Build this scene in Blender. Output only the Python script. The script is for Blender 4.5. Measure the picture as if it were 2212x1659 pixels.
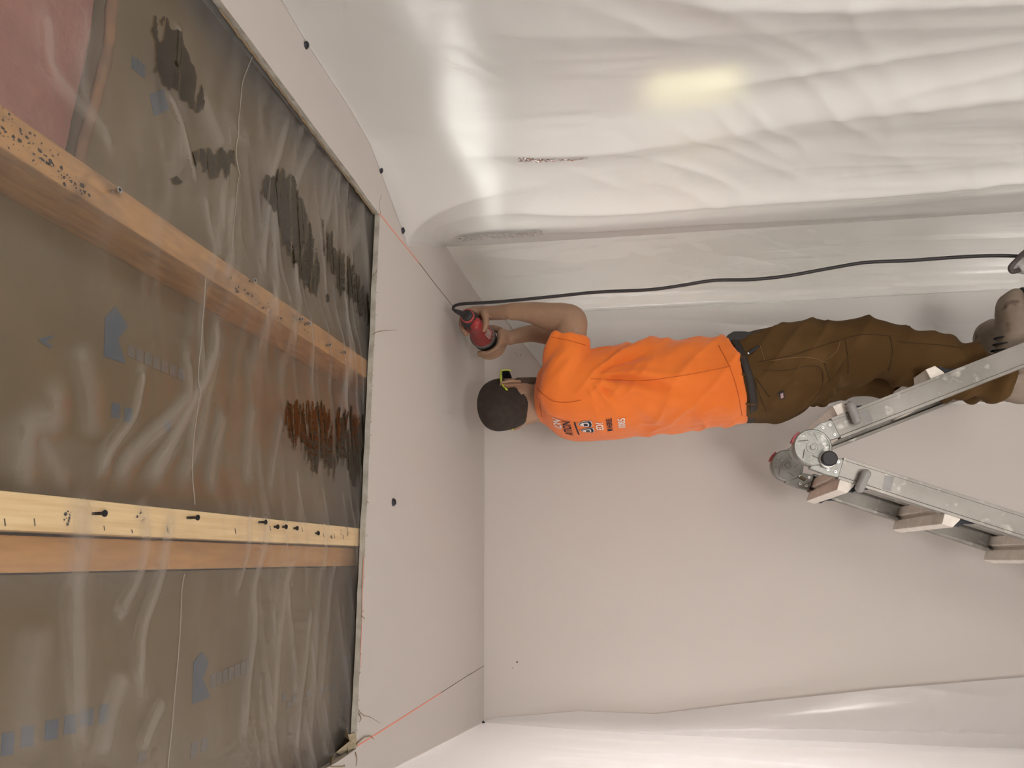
import bpy, bmesh, math, random
import numpy as np
from mathutils import Vector, Matrix
from mathutils.bvhtree import BVHTree

# ------------------------------------------------------------------ clear
for o in list(bpy.data.objects):
    bpy.data.objects.remove(o, do_unlink=True)
scene = bpy.context.scene
COL = scene.collection
random.seed(7)
rng = np.random.default_rng(7)

# ------------------------------------------------------------------ camera
# The phone was held sideways: world up points to the left of the picture.
ZC = 1.97                      # camera height
CEIL = 2.60                    # underside of the ceiling
FPX = 1661.0                   # focal length in pixels of the 2212 x 1659 frame
CX, CY = 1106.0, 829.5
AX = np.array([0.00322455, -0.97512845, 0.22161701])
AY = np.array([0.17567268, 0.21872404, 0.95984317])
AZ = np.array([-0.98444335, 0.03583699, 0.17200872])
MW = np.array([AX, AY, AZ])
EYE = np.array([0.0, 0.0, ZC])
cam_data = bpy.data.cameras.new('camera')
cam_data.sensor_fit = 'HORIZONTAL'
cam_data.sensor_width = 36.0
cam_data.lens = FPX / 2212.0 * 36.0
cam_data.clip_start = 0.02
cam = bpy.data.objects.new('camera', cam_data)
COL.objects.link(cam)
r_, d_, f_ = MW[:, 0], MW[:, 1], MW[:, 2]
cam.matrix_world = Matrix(((r_[0], -d_[0], -f_[0], EYE[0]), (r_[1], -d_[1], -f_[1], EYE[1]), (r_[2], -d_[2], -f_[2], EYE[2]), (0, 0, 0, 1)))
scene.camera = cam

# ------------------------------------------------------------------ world, lights, exposure
world = bpy.data.worlds.new('world')
scene.world = world
world.use_nodes = True
world.node_tree.nodes['Background'].inputs[0].default_value = (1.0, 0.93, 0.86, 1)
world.node_tree.nodes['Background'].inputs[1].default_value = 0.05
scene.view_settings.view_transform = 'Standard'
scene.view_settings.look = 'None'
scene.view_settings.exposure = 0.12
scene.view_settings.gamma = 1.0
scene.view_settings.use_curve_mapping = False


def area(name, loc, target, size, power, color, size_y=None):
    l = bpy.data.lights.new(name, 'AREA')
    l.energy = power
    l.color = color
    l.size = size
    if size_y:
        l.shape = 'RECTANGLE'
        l.size_y = size_y
    o = bpy.data.objects.new(name, l)
    COL.objects.link(o)
    o.location = loc
    o.rotation_euler = (Vector(target) - Vector(loc)).to_track_quat('-Z', 'Y').to_euler()
    return o


scene.cycles.max_bounces = 5
scene.cycles.diffuse_bounces = 3
scene.cycles.glossy_bounces = 2
scene.cycles.transmission_bounces = 4
scene.cycles.transparent_max_bounces = 8
scene.cycles.caustics_reflective = False
scene.cycles.caustics_refractive = False
scene.cycles.use_adaptive_sampling = True
scene.cycles.adaptive_threshold = 0.12
scene.cycles.adaptive_min_samples = 10
scene.cycles.use_light_tree = False

# lamps of the work site: beyond the curtain, behind the photographer, by the ladder; two fills added
area('lamp_beyond_curtain', (-1.5, 2.12, 1.85), (-0.4, 2.25, 1.5), 0.9, 23, (1.0, 0.96, 0.95))
area('lamp_site_floor', (-0.30, -1.05, 0.85), (0.45, 2.6, 1.6), 0.7, 42, (1.0, 0.95, 0.91))
area('lamp_site_corner', (0.55, -0.9, 0.95), (0.8, 2.7, 1.7), 0.6, 10, (1.0, 0.95, 0.91))  # unseen fill added to brighten the back corner past the man
area('lamp_by_ladder', (-0.15, 1.75, 0.12), (0.45, 2.2, 2.4), 0.5, 4, (1.0, 0.94, 0.88))
area('lamp_next_room_floor', (1.50, 2.74, 0.30), (1.02, 2.6, 2.0), 0.36, 6, (1.0, 0.96, 0.92))  # unseen fill added to brighten the sheet from behind, low down


# ------------------------------------------------------------------ measuring helpers
def ray(px, py):
    return MW @ np.array([px - CX, py - CY, FPX])


def at(px, py, Y):
    """point of the place seen at (px, py) of the frame, Y metres away"""
    r = ray(px, py)
    return EYE + r * (Y / r[1])


def at_z(px, py, z):
    r = ray(px, py)
    return EYE + r * ((z - ZC) / r[2])


def at_x(px, py, x):
    r = ray(px, py)
    return EYE + r * (x / r[0])


def smooth(e0, e1, x):
    t = np.clip((x - e0) / (e1 - e0), 0, 1)
    return t * t * (3 - 2 * t)


_perm = np.random.default_rng(3).permutation(256)
_perm = np.concatenate([_perm, _perm])
_grad = np.random.default_rng(4).normal(size=(256, 3))
_grad /= np.linalg.norm(_grad, axis=1)[:, None]


def perlin(x, y, z=0.0):
    x, y, z = np.broadcast_arrays(np.asarray(x, float), np.asarray(y, float), np.asarray(z, float))
    xi, yi, zi = np.floor(x).astype(int), np.floor(y).astype(int), np.floor(z).astype(int)
    xf, yf, zf = x - xi, y - yi, z - zi
    fade = lambda t: t * t * t * (t * (t * 6 - 15) + 10)
    u, v, w = fade(xf), fade(yf), fade(zf)
    xi &= 255; yi &= 255; zi &= 255

    def g(a, b, c):
        h = _perm[_perm[_perm[(xi + a) & 255] + ((yi + b) & 255)] + ((zi + c) & 255)]
        gr = _grad[h]
        return gr[..., 0] * (xf - a) + gr[..., 1] * (yf - b) + gr[..., 2] * (zf - c)
    l = lambda a, b, t: a + t * (b - a)
    return 1.6 * l(l(l(g(0, 0, 0), g(1, 0, 0), u), l(g(0, 1, 0), g(1, 1, 0), u), v),
                   l(l(g(0, 0, 1), g(1, 0, 1), u), l(g(0, 1, 1), g(1, 1, 1), u), v), w)


def ridge(a):
    """sharp crests, wide flat valleys"""
    return np.clip(1.0 - np.abs(a) * 2.2, 0, 1) ** 2


# ------------------------------------------------------------------ materials
MATS = {}


def new_mat(name):
    m = bpy.data.materials.new(name)
    m.use_nodes = True
    MATS[name] = m
    return m, m.node_tree.nodes, m.node_tree.links


def mix_rgb(n, l, fac, a, b, blend='MIX'):
    x = n.new('ShaderNodeMix')
    x.data_type = 'RGBA'
    x.blend_type = blend
    for sock, val in ((x.inputs[0], fac), (x.inputs[6], a), (x.inputs[7], b)):
        if hasattr(val, 'links'):
            l.new(val, sock)
        else:
            sock.default_value = val if not isinstance(val, tuple) else (*val[:3], 1)
    return x.outputs[2]


def noise_fac(n, l, scale, lo, hi, detail=2, rough=0.55, stretch=None, dist=0.0):
    tc = n.new('ShaderNodeTexCoord')
    src = tc.outputs['Object']
    if stretch:
        mp = n.new('ShaderNodeMapping')
        mp.inputs['Scale'].default_value = stretch
        l.new(src, mp.inputs[0])
        src = mp.outputs[0]
    t = n.new('ShaderNodeTexNoise')
    t.inputs['Scale'].default_value = scale
    t.inputs['Detail'].default_value = detail
    t.inputs['Roughness'].default_value = rough
    t.inputs['Distortion'].default_value = dist
    l.new(src, t.inputs['Vector'])
    r = n.new('ShaderNodeMapRange')
    r.inputs[1].default_value = lo
    r.inputs[2].default_value = hi
    l.new(t.outputs[0], r.inputs[0])
    return r.outputs[0]


def surf(name, color, rough=0.6, metal=0.0, var=None, var_scale=8, var_range=(0.35, 0.7), stretch=None,
         spots=None, spot_scale=30, spot_range=(0.6, 0.68), bump=0.0, bump_scale=80, spec=0.5, sheen=0.0, bump_stretch=None):
    m, n, l = new_mat(name)
    p = n['Principled BSDF']
    c = color
    out = None
    if var:
        out = mix_rgb(n, l, noise_fac(n, l, var_scale, *var_range, stretch=stretch), color, var)
    if spots:
        out = mix_rgb(n, l, noise_fac(n, l, spot_scale, *spot_range), out if out else color, spots)
    if out:
        l.new(out, p.inputs['Base Color'])
    else:
        p.inputs['Base Color'].default_value = (*c, 1)
    p.inputs['Roughness'].default_value = rough
    p.inputs['Metallic'].default_value = metal
    p.inputs['Specular IOR Level'].default_value = spec
    if sheen:
        p.inputs['Sheen Weight'].default_value = sheen
    if bump:
        b = n.new('ShaderNodeBump')
        b.inputs['Strength'].default_value = bump
        b.inputs['Distance'].default_value = 0.002
        l.new(noise_fac(n, l, bump_scale, 0.2, 0.8, stretch=bump_stretch), b.inputs['Height'])
        l.new(b.outputs[0], p.inputs['Normal'])
    return m


def poly_mat(name, clear, milk, gloss_rough, tint=(0.9, 0.9, 0.88), translucent=0.5, haze=0.0, haze_rough=0.3, gloss=0.1, edge=0.35, crinkle=0.15, crinkle_scale=60, fres=1.0, slant=0.25, fold_shine=0.0, haze_ior=1.02):
    """polyethylene film: part see-through, part milky, glossy, milkier where seen at a slant"""
    m, n, l = new_mat(name)
    out = n['Material Output']
    n.remove(n['Principled BSDF'])
    bump = None
    if crinkle:
        bump = n.new('ShaderNodeBump')
        bump.inputs['Strength'].default_value = crinkle
        bump.inputs['Distance'].default_value = 0.003
        l.new(noise_fac(n, l, crinkle_scale, 0.3, 0.7, detail=1), bump.inputs['Height'])
    tr = n.new('ShaderNodeBsdfTransparent')
    tr.inputs[0].default_value = (*tint, 1)
    di = n.new('ShaderNodeBsdfDiffuse')
    di.inputs[0].default_value = (*milk, 1)
    tl = n.new('ShaderNodeBsdfTranslucent')
    tl.inputs[0].default_value = (*milk, 1)
    if bump:
        l.new(bump.outputs[0], di.inputs['Normal'])
    mk = n.new('ShaderNodeMixShader')
    mk.inputs[0].default_value = translucent
    l.new(di.outputs[0], mk.inputs[1])
    l.new(tl.outputs[0], mk.inputs[2])
    see = tr.outputs[0]
    if haze:
        rf = n.new('ShaderNodeBsdfRefraction')
        rf.inputs['IOR'].default_value = haze_ior
        rf.inputs['Roughness'].default_value = haze_rough
        rf.inputs[0].default_value = (*tint, 1)
        hm = n.new('ShaderNodeMixShader')
        hm.inputs[0].default_value = haze
        l.new(tr.outputs[0], hm.inputs[1])
        l.new(rf.outputs[0], hm.inputs[2])
        see = hm.outputs[0]
    lw = n.new('ShaderNodeLayerWeight')
    lw.inputs[0].default_value = edge
    mr = n.new('ShaderNodeMapRange')
    mr.inputs[3].default_value = 1.0 - clear
    mr.inputs[4].default_value = 1.0 - clear * slant
    l.new(lw.outputs['Facing'], mr.inputs[0])
    a = n.new('ShaderNodeMixShader')
    if fold_shine:
        # folds painted milkier, with the bright streaks and reflections on the film
        at_ = n.new('ShaderNodeAttribute')
        at_.attribute_name = 'fold_shine'
        bm_ = n.new('ShaderNodeMath')
        bm_.operation = 'MULTIPLY_ADD'
        bm_.use_clamp = True
        bm_.inputs[1].default_value = fold_shine
        l.new(at_.outputs['Fac'], bm_.inputs[0])
        l.new(mr.outputs[0], bm_.inputs[2])
        l.new(bm_.outputs[0], a.inputs[0])
    else:
        l.new(mr.outputs[0], a.inputs[0])
    l.new(see, a.inputs[1])
    l.new(mk.outputs[0], a.inputs[2])
    gl = n.new('ShaderNodeBsdfGlossy')
    gl.inputs['Roughness'].default_value = gloss_rough
    gl.inputs[0].default_value = (0.95, 0.95, 0.95, 1)
    if bump:
        l.new(bump.outputs[0], gl.inputs['Normal'])
    fr = n.new('ShaderNodeFresnel')
    fr.inputs[0].default_value = 1.5
    ma = n.new('ShaderNodeMath')
    ma.operation = 'MULTIPLY_ADD'
    ma.inputs[1].default_value = fres
    ma.inputs[2].default_value = gloss
    l.new(fr.outputs[0], ma.inputs[0])
    b = n.new('ShaderNodeMixShader')
    l.new(ma.outputs[0], b.inputs[0])
    l.new(a.outputs[0], b.inputs[1])
    l.new(gl.outputs[0], b.inputs[2])
    l.new(b.outputs[0], out.inputs[0])
    return m


WALL = (0.63, 0.575, 0.53)
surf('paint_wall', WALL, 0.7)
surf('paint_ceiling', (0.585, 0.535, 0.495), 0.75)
surf('gypsum_edge', (0.52, 0.49, 0.42), 0.9, var=(0.36, 0.33, 0.27), var_scale=30, bump=0.4, bump_scale=120)
surf('floor_cover', (0.42, 0.37, 0.31), 0.8, var=(0.30, 0.26, 0.22), var_scale=3)
surf('kraft', (0.150, 0.108, 0.052), 0.75, var=(0.118, 0.085, 0.040), var_scale=5, bump=0.15, bump_scale=40)
surf('kraft_edge', (0.22, 0.12, 0.06), 0.8, var=(0.12, 0.07, 0.04), var_scale=20)
surf('pink_batt', (0.32, 0.150, 0.125), 0.95, var=(0.25, 0.11, 0.095), var_scale=12, bump=0.6, bump_scale=60)
surf('print_blue', (0.045, 0.075, 0.115), 0.7, var=(0.06, 0.085, 0.12), var_scale=40)
surf('print_blue_faint', (0.10, 0.10, 0.10), 0.7, var=(0.14, 0.12, 0.10), var_scale=90)
surf('pine', (0.92, 0.72, 0.42), 0.6, var=(0.78, 0.56, 0.30), var_scale=6, stretch=(30, 1.2, 30), bump=0.1, bump_scale=30)
surf('pine_amber', (0.50, 0.27, 0.09), 0.6, var=(0.38, 0.19, 0.065), var_scale=5, stretch=(14, 2, 14))
surf('pine_damp', (0.44, 0.24, 0.09), 0.6, var=(0.27, 0.15, 0.065), var_scale=6, stretch=(12, 2, 12), spots=(0.10, 0.05, 0.02), spot_scale=14, spot_range=(0.62, 0.80))
surf('mold', (0.018, 0.012, 0.008), 0.9)
surf('screw_steel', (0.55, 0.54, 0.52), 0.35, 0.9, var=(0.30, 0.29, 0.28), var_scale=200)
surf('screw_black', (0.02, 0.018, 0.02), 0.4, 0.3)
surf('black_plastic', (0.016, 0.017, 0.024), 0.22)
surf('black_rubber', (0.018, 0.015, 0.016), 0.55, bump=0.1)
surf('laser_red', (0.86, 0.30, 0.22), 0.8)  # laser light given as a flat red colour
surf('mark_dark', (0.16, 0.09, 0.06), 0.9)
surf('paper_fibre', (0.24, 0.17, 0.10), 0.9)
surf('torn_paper', (0.42, 0.35, 0.24), 0.9, var=(0.30, 0.24, 0.15), var_scale=60)
surf('lamp_case', (0.75, 0.65, 0.05), 0.4)
poly_mat('film_ceiling', 0.95, (0.62, 0.56, 0.50), 0.28, tint=(0.95, 0.93, 0.89), translucent=0.3, gloss=0.0, edge=0.5, crinkle=0.0, fres=0.09, slant=0.95, fold_shine=0.60)
poly_mat('film_wall', 0.10, (0.90, 0.89, 0.87), 0.20, tint=(0.93, 0.95, 0.91), translucent=0.40, haze=1.0, haze_rough=0.60, haze_ior=1.10, gloss=0.01, crinkle=0.0, fres=0.30)
poly_mat('film_left', 0.15, (0.92, 0.90, 0.89), 0.20, tint=(0.95, 0.95, 0.94), translucent=0.50, gloss=0.01, crinkle=0.0, fres=0.35)
poly_mat('film_wet', 0.94, (0.10, 0.08, 0.05), 0.06, tint=(0.27, 0.235, 0.175), translucent=0.2, gloss=0.0, edge=0.2, crinkle=0.2, crinkle_scale=90, fres=0.09, slant=0.9)
poly_mat('film_pleat', 0.55, (0.62, 0.57, 0.52), 0.3, tint=(0.9, 0.9, 0.86), translucent=0.3, gloss=0.0, crinkle=0.0, fres=0.3, slant=0.6)


# ------------------------------------------------------------------ mesh helpers
def basis(d):
    d = np.asarray(d, float)
    d = d / np.linalg.norm(d)
    h = np.array([0, 0, 1.0]) if abs(d[2]) < 0.9 else np.array([1.0, 0, 0])
    u = np.cross(h, d)
    u /= np.linalg.norm(u)
    return u, np.cross(d, u), d


class MB:
    def __init__(self):
        self.v, self.f = [], []

    def add(self, verts, faces):
        b = len(self.v)
        self.v += [tuple(map(float, p)) for p in verts]
        self.f += [tuple(i + b for i in f) for f in faces]
        return self

    def box(self, lo, hi):
        (a, b, c), (d, e, f) = lo, hi
        return self.add([(a, b, c), (d, b, c), (d, e, c), (a, e, c), (a, b, f), (d, b, f), (d, e, f), (a, e, f)],
                        [(0, 3, 2, 1), (4, 5, 6, 7), (0, 1, 5, 4), (1, 2, 6, 5), (2, 3, 7, 6), (3, 0, 4, 7)])

    def loft(self, rings, cap=True):
        n = len(rings[0])
        V = [p for r in rings for p in r]
        F = []
        for i in range(len(rings) - 1):
            for j in range(n):
                k = (j + 1) % n
                F.append((i * n + j, i * n + k, (i + 1) * n + k, (i + 1) * n + j))
        if cap:
            F.append(tuple(range(n - 1, -1, -1)))
            F.append(tuple((len(rings) - 1) * n + j for j in range(n)))
        return self.add(V, F)

    def tube(self, pts, rad, n=10, cap=True):
        pts = [np.asarray(p, float) for p in pts]
        if np.isscalar(rad):
            rad = [rad] * len(pts)
        rings = []
        u = None
        for i, p in enumerate(pts):
            d = pts[min(i + 1, len(pts) - 1)] - pts[max(i - 1, 0)]
            d /= np.linalg.norm(d)
            if u is None:
                u = basis(d)[0]
            u = u - d * (u @ d)
            u /= np.linalg.norm(u)
            w = np.cross(d, u)
            rings.append([p + rad[i] * (math.cos(t) * u + math.sin(t) * w) for t in np.linspace(0, 2 * math.pi, n, endpoint=False)])
        return self.loft(rings, cap)

    def prism(self, poly, off):
        """polygon (list of 3-D points) extruded by the vector off"""
        poly = [np.asarray(p, float) for p in poly]
        off = np.asarray(off, float)
        n = len(poly)
        nrm = sum(np.cross(poly[i] - poly[0], poly[(i + 1) % n] - poly[0]) for i in range(n))
        if nrm @ off > 0:
            poly = poly[::-1]
        return self.add(poly + [p + off for p in poly],
                        [tuple(range(n)), tuple(range(2 * n - 1, n - 1, -1))] + [(i, i + n, (i + 1) % n + n, (i + 1) % n) for i in range(n)])

    def ball(self, c, r, n=12, m=8, R=None):
        c = np.asarray(c, float)
        r = np.ones(3) * r
        R = np.eye(3) if R is None else R
        V = [c + R @ (r * np.array([0, 0, -1]))]
        for i in range(1, m):
            a = -math.pi / 2 + math.pi * i / m
            for j in range(n):
                t = 2 * math.pi * j / n
                V.append(c + R @ (r * np.array([math.cos(a) * math.cos(t), math.cos(a) * math.sin(t), math.sin(a)])))
        V.append(c + R @ (r * np.array([0, 0, 1])))
        F = [(0, 1 + (j + 1) % n, 1 + j) for j in range(n)]
        for i in range(m - 2):
            for j in range(n):
                k = (j + 1) % n
                F.append((1 + i * n + j, 1 + i * n + k, 1 + (i + 1) * n + k, 1 + (i + 1) * n + j))
        t = len(V) - 1
        F += [(t, 1 + (m - 2) * n + j, 1 + (m - 2) * n + (j + 1) % n) for j in range(n)]
        return self.add(V, F)

    def disc(self, c, axis, r, h, n=28, bevel=0.0):
        """short cylinder centred at c, from -h/2 to h/2 along axis"""
        u, w, d = basis(axis)
        c = np.asarray(c, float)
        prof = [(r - bevel, -h / 2), (r, -h / 2 + bevel), (r, h / 2 - bevel), (r - bevel, h / 2)] if bevel else [(r, -h / 2), (r, h / 2)]
        return self.loft([[c + d * z + q * (math.cos(t) * u + math.sin(t) * w) for t in np.linspace(0, 2 * math.pi, n, endpoint=False)] for q, z in prof])

    def mesh(self, name):
        me = bpy.data.meshes.new(name)
        me.from_pydata(self.v, [], self.f)
        me.validate()
        return me

    def build(self, name, mat, parent=None, smooth_=False, bevel=0.0, auto=None):
        me = self.mesh(name)
        return link(name, me, mat, parent, smooth_, bevel, auto)


def link(name, me, mat, parent=None, smooth_=False, bevel=0.0, auto=None):
    bm = bmesh.new()
    bm.from_mesh(me)
    bmesh.ops.recalc_face_normals(bm, faces=bm.faces)
    if bevel:
        es = [e for e in bm.edges if len(e.link_faces) == 2 and e.calc_face_angle() > 0.5]
        bmesh.ops.bevel(bm, geom=es, offset=bevel, segments=2, affect='EDGES', profile=0.6)
    if smooth_ or auto:
        for f in bm.faces:
            f.smooth = True
    if auto:
        for e in bm.edges:
            if len(e.link_faces) == 2 and e.calc_face_angle() > auto:
                e.smooth = False
    bm.to_mesh(me)
    bm.free()
    o = bpy.data.objects.new(name, me)
    COL.objects.link(o)
    for m in (mat if isinstance(mat, (list, tuple)) else [mat]):
        me.materials.append(MATS[m])
    if parent is not None:
        o.parent = parent
        o.matrix_parent_inverse = parent.matrix_basis.inverted()
    return o


def tag(o, label, cat, group=None, kind=None):
    o['label'] = label
    o['category'] = cat
    if group:
        o['group'] = group
    if kind:
        o['kind'] = kind
    return o


def empty(name, loc):
    o = bpy.data.objects.new(name, None)
    o.empty_display_size = 0.05
    COL.objects.link(o)
    o.location = loc
    return o


def grid_sheet(P):
    """P: (n, m, 3) array of points -> mesh"""
    n, m = P.shape[:2]
    idx = np.arange(n * m).reshape(n, m)
    F = np.stack([idx[:-1, :-1], idx[1:, :-1], idx[1:, 1:], idx[:-1, 1:]], -1).reshape(-1, 4)
    me = bpy.data.meshes.new('sheet')
    me.from_pydata(P.reshape(-1, 3).tolist(), [], F.tolist())
    return me


def spline(pts, n):
    """Catmull-Rom through pts, n samples"""
    P = np.asarray(pts, float)
    P = np.vstack([2 * P[0] - P[1], P, 2 * P[-1] - P[-2]])
    out = []
    k = len(P) - 3
    for s in np.linspace(0, k, n):
        i = min(int(s), k - 1)
        t = s - i
        a, b, c, d = P[i], P[i + 1], P[i + 2], P[i + 3]
        out.append(0.5 * (2 * b + (c - a) * t + (2 * a - 5 * b + 4 * c - d) * t * t + (3 * b - a - 3 * c + d) * t ** 3))
    return np.array(out)


def interp(tab, x):
    tab = sorted(tab)
    return np.interp(x, [t[0] for t in tab], [t[1] for t in tab])


# ------------------------------------------------------------------ the room
def back_y(x):
    return 2.929 - 0.0437 * x


XR = 1.0          # face of the right wall
o = MB().box((-2.3, -1.7, -0.05), (3.2, 3.2, 0.0)).build('floor', 'floor_cover')
tag(o, 'dusty brown floor covering below the ladder', 'floor', kind='structure')
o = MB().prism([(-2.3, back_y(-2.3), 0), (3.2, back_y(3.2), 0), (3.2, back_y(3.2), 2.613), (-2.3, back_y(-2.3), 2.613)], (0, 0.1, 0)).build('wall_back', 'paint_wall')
tag(o, 'smooth off-white painted wall behind the man and ladder', 'wall', kind='structure')
o = MB().box((3.1, -1.7, 0), (3.2, 3.0, 2.6)).build('wall_next_room', 'paint_wall')
tag(o, 'painted far wall of the next room beyond the plastic', 'wall', kind='structure')
o = MB().box((-2.3, -1.7, 0), (-2.2, 3.0, 2.6)).build('wall_left', 'paint_wall')
tag(o, 'painted wall beyond the plastic curtain', 'wall', kind='structure')
o = MB().box((-2.3, -1.8, 0), (3.2, -1.7, 2.6)).build('wall_front', 'paint_wall')
tag(o, 'painted wall behind the photographer', 'wall', kind='structure')

# ceiling board with the cut-out (open towards the photographer)
OX0, OX1, OY1, OY0 = -0.392, 0.824, 1.666, -0.6
edge = []
for t in np.linspace(0, 1, 26):                      # left edge, from the front
    edge.append((OX0 + 0.004 * perlin(t * 18, 0.3) - 0.0, OY0 + t * (OY1 - OY0)))
for t in np.linspace(0.01, 0.99, 60):                # far edge
    edge.append((OX0 + t * (OX1 - OX0), OY1 + 0.004 * perlin(t * 26, 4.3)))
for t in np.linspace(0, 1, 30):                      # right edge, back to the front
    edge.append((OX1 + 0.034 * t * 1.9 + 0.003 * perlin(t * 20, 9.3), OY1 - t * (OY1 - OY0)))
bm = bmesh.new()
outer = [(-2.3, OY0), (-2.3, 2.99), (3.2, 2.99), (3.2, OY0)]


def slab(poly):
    vb = [bm.verts.new((x, y, CEIL)) for x, y in poly]
    vt = [bm.verts.new((x, y, CEIL + 0.013)) for x, y in poly]
    n = len(poly)
    bm.faces.new(vb)
    bm.faces.new(vt[::-1])
    for i in range(n):
        f = bm.faces.new((vb[i], vt[i], vt[(i + 1) % n], vb[(i + 1) % n]))
        f.material_index = 1


ne = len(edge)
slab([(-2.3, OY0)] + edge[:26] + [(-2.3, OY1)])
slab([(-2.3, OY1), (OX0, OY1)] + edge[26:86] + [(OX1, OY1), (3.2, OY1), (3.2, 2.99), (-2.3, 2.99)])
slab([(3.2, OY1)] + edge[86:] + [(3.2, OY0)])
slab([(-2.3, -1.8), (-2.3, OY0), (3.2, OY0), (3.2, -1.8)])
bmesh.ops.remove_doubles(bm, verts=bm.verts, dist=0.0005)
me = bpy.data.meshes.new('ceiling')
bm.to_mesh(me)
bm.free()
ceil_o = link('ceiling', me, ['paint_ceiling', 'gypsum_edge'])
tag(ceil_o, 'off-white ceiling board with a large square opening cut out', 'ceiling', kind='structure')

# joists above the opening
def joist(x0, x1, z, mat, label, y1=2.4):
    m = MB()
    ys = np.linspace(-0.7, y1, 24)
    rings = []
    for i, y in enumerate(ys):
        w = 0.0015 * perlin(y * 3, x0 * 40)
        rings.append([(x0 + w, y, z), (x1 + w, y, z), (x1 + w, y, z + 0.18), (x0 + w, y, z + 0.18)])
    m.loft(rings)
    o = m.build('ceiling_joist', mat, bevel=0.0025)
    return tag(o, label, 'joist', 'ceiling joists above the opening')


ZP = CEIL + 0.0145        # level of the plastic film under the joists
joist(0.0265, 0.066, ZP + 0.004, 'pine', 'pale pine joist, lowest, with screws and staples along it')
joist(-0.0165, 0.0235, ZP + 0.034, 'pine_amber', 'amber joist sistered beside the pale pine joist, set higher')
joist(0.414, 0.4575, ZP + 0.004, 'pine_damp', 'damp, mould-spotted amber joist running under the plastic film')


# kraft-faced insulation between the joists
def batt(x0, x1, z, y0, y1, name, mat, label, seed, sag=0.02):
    nx, ny = 26, 90
    X, Y = np.meshgrid(np.linspace(x0, x1, nx), np.linspace(y0, y1, ny), indexing='ij')
    s = (X - x0) / (x1 - x0)
    Z = z + sag * (2 * s - 1) ** 2 + 0.005 * perlin(X * 6, Y * 4, seed) + 0.002 * perlin(X * 20, Y * 14, seed)
    top = np.stack([X, Y, np.full_like(Z, z + 0.10)], -1)
    bot = np.stack([X, Y, Z], -1)
    m = MB()
    n = nx * ny
    idx = np.arange(n).reshape(nx, ny)
    F = np.stack([idx[:-1, :-1], idx[:-1, 1:], idx[1:, 1:], idx[1:, :-1]], -1).reshape(-1, 4)
    m.add(bot.reshape(-1, 3), F.tolist())
    ring = list(idx[:, 0]) + list(idx[-1, 1:]) + list(idx[-2::-1, -1]) + list(idx[0, -2:0:-1])
    V = [bot.reshape(-1, 3)[i] for i in ring]
    T = [np.array([p[0], p[1], z + 0.10]) for p in V]
    k = len(ring)
    m.add(V + T, [(i, (i + 1) % k, (i + 1) % k + k, i + k) for i in range(k)] + [tuple(range(k, 2 * k))])
    o = m.build(name, mat, smooth_=False)
    for p in o.data.polygons:
        p.use_smooth = True
    f = lambda x, y: z + sag * (2 * (x - x0) / (x1 - x0) - 1) ** 2 + 0.005 * perlin(x * 6, y * 4, seed) + 0.002 * perlin(x * 20, y * 14, seed)
    tag(o, label, 'insulation', 'insulation batts between the joists')
    return o, f


ZB = ZP + 0.055
battL, fL = batt(-0.46, -0.020, ZB, -0.6, 2.3, 'insulation_batt', 'kraft', 'brown kraft-faced insulation batt beside the pale pine joist, printed with blue marks', 1.3)
battM, fM = batt(0.069, 0.411, ZB + 0.01, -0.6, 2.3, 'insulation_batt', 'kraft', 'brown kraft-faced insulation batt between the pale joist and the damp joist', 2.7)
battR, fR = batt(0.461, 0.93, ZB + 0.004, 0.80, 2.3, 'insulation_batt', 'kraft', 'brown kraft-faced insulation batt beyond the damp joist, near the big plastic sheet', 4.1)
battP, fP = batt(0.461, 0.93, ZB + 0.020, -0.6, 0.79, 'insulation_batt', 'pink_batt', 'pink fibreglass insulation batt with bare face beyond the damp joist', 6.1)
# torn kraft edge where the pink batt starts
m = MB()
pts = [(0.461 + 0.46 * t, 0.795 + 0.012 * perlin(t * 5, 7.7), fR(0.461 + 0.46 * t, 0.80) - 0.006) for t in np.linspace(0, 1, 30)]
m.tube(pts, [0.007 + 0.003 * perlin(i * 0.5, 2.2) for i in range(30)], 6)
o = m.build('torn_kraft_edge', 'kraft_edge', battR, smooth_=True)


# blue printing on the kraft paper (flat print, laid on the paper)
def on_batt(f, px, py):
    z = ZB
    for _ in range(4):
        p = at_z(px, py, z)
        z = float(f(p[0], p[1]))
    return np.array([p[0], p[1], z - 0.0012])


def printed(parent, f, poly, mat='print_blue', name='printed_mark'):
    P = [on_batt(f, *q) for q in poly]
    m = MB()
    m.prism(P, (0, 0, 0.0006))
    return m.build(name, mat, parent)


def rect(x0, y0, x1, y1, sk=0.0, skx=0.0):
    return [(x0 + skx, y0), (x1 + skx, y0 + sk), (x1, y1 + sk), (x0, y1)]


printed(battM, fM, [(248, 662), (262, 684), (275, 704), (254, 733), (270, 786), (223, 770), (226, 686)], name='printed_logo')
for i in range(7):
    x = 276 + i * 18
    printed(battM, fM, [(x, 744 + i * 8.2), (x + 14, 750 + i * 8.2), (x + 13, 775 + i * 8.2), (x - 1, 769 + i * 8.2)], 'print_blue_faint', 'printed_letter')
printed(battM, fM, [(82, 733), (112, 724), (114, 728), (98, 738), (112, 748), (108, 753), (90, 741)], name='printed_arrow')
for r in ((239, 870, 256, 902), (267, 880, 283, 911), (353, 907, 367, 930)):
    printed(battM, fM, rect(*r, sk=2, skx=2), name='printed_letter')
printed(battL, fL, [(435, 1408), (450, 1430), (437, 1465), (452, 1505), (414, 1522), (417, 1430)], name='printed_logo')
for i in range(7):
    x = 454 + i * 13
    y = 1459 - i * 5.6
    printed(battL, fL, [(x, y), (x + 10, y - 4), (x + 10, y + 24), (x, y + 28)], 'print_blue_faint', 'printed_letter')
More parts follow.
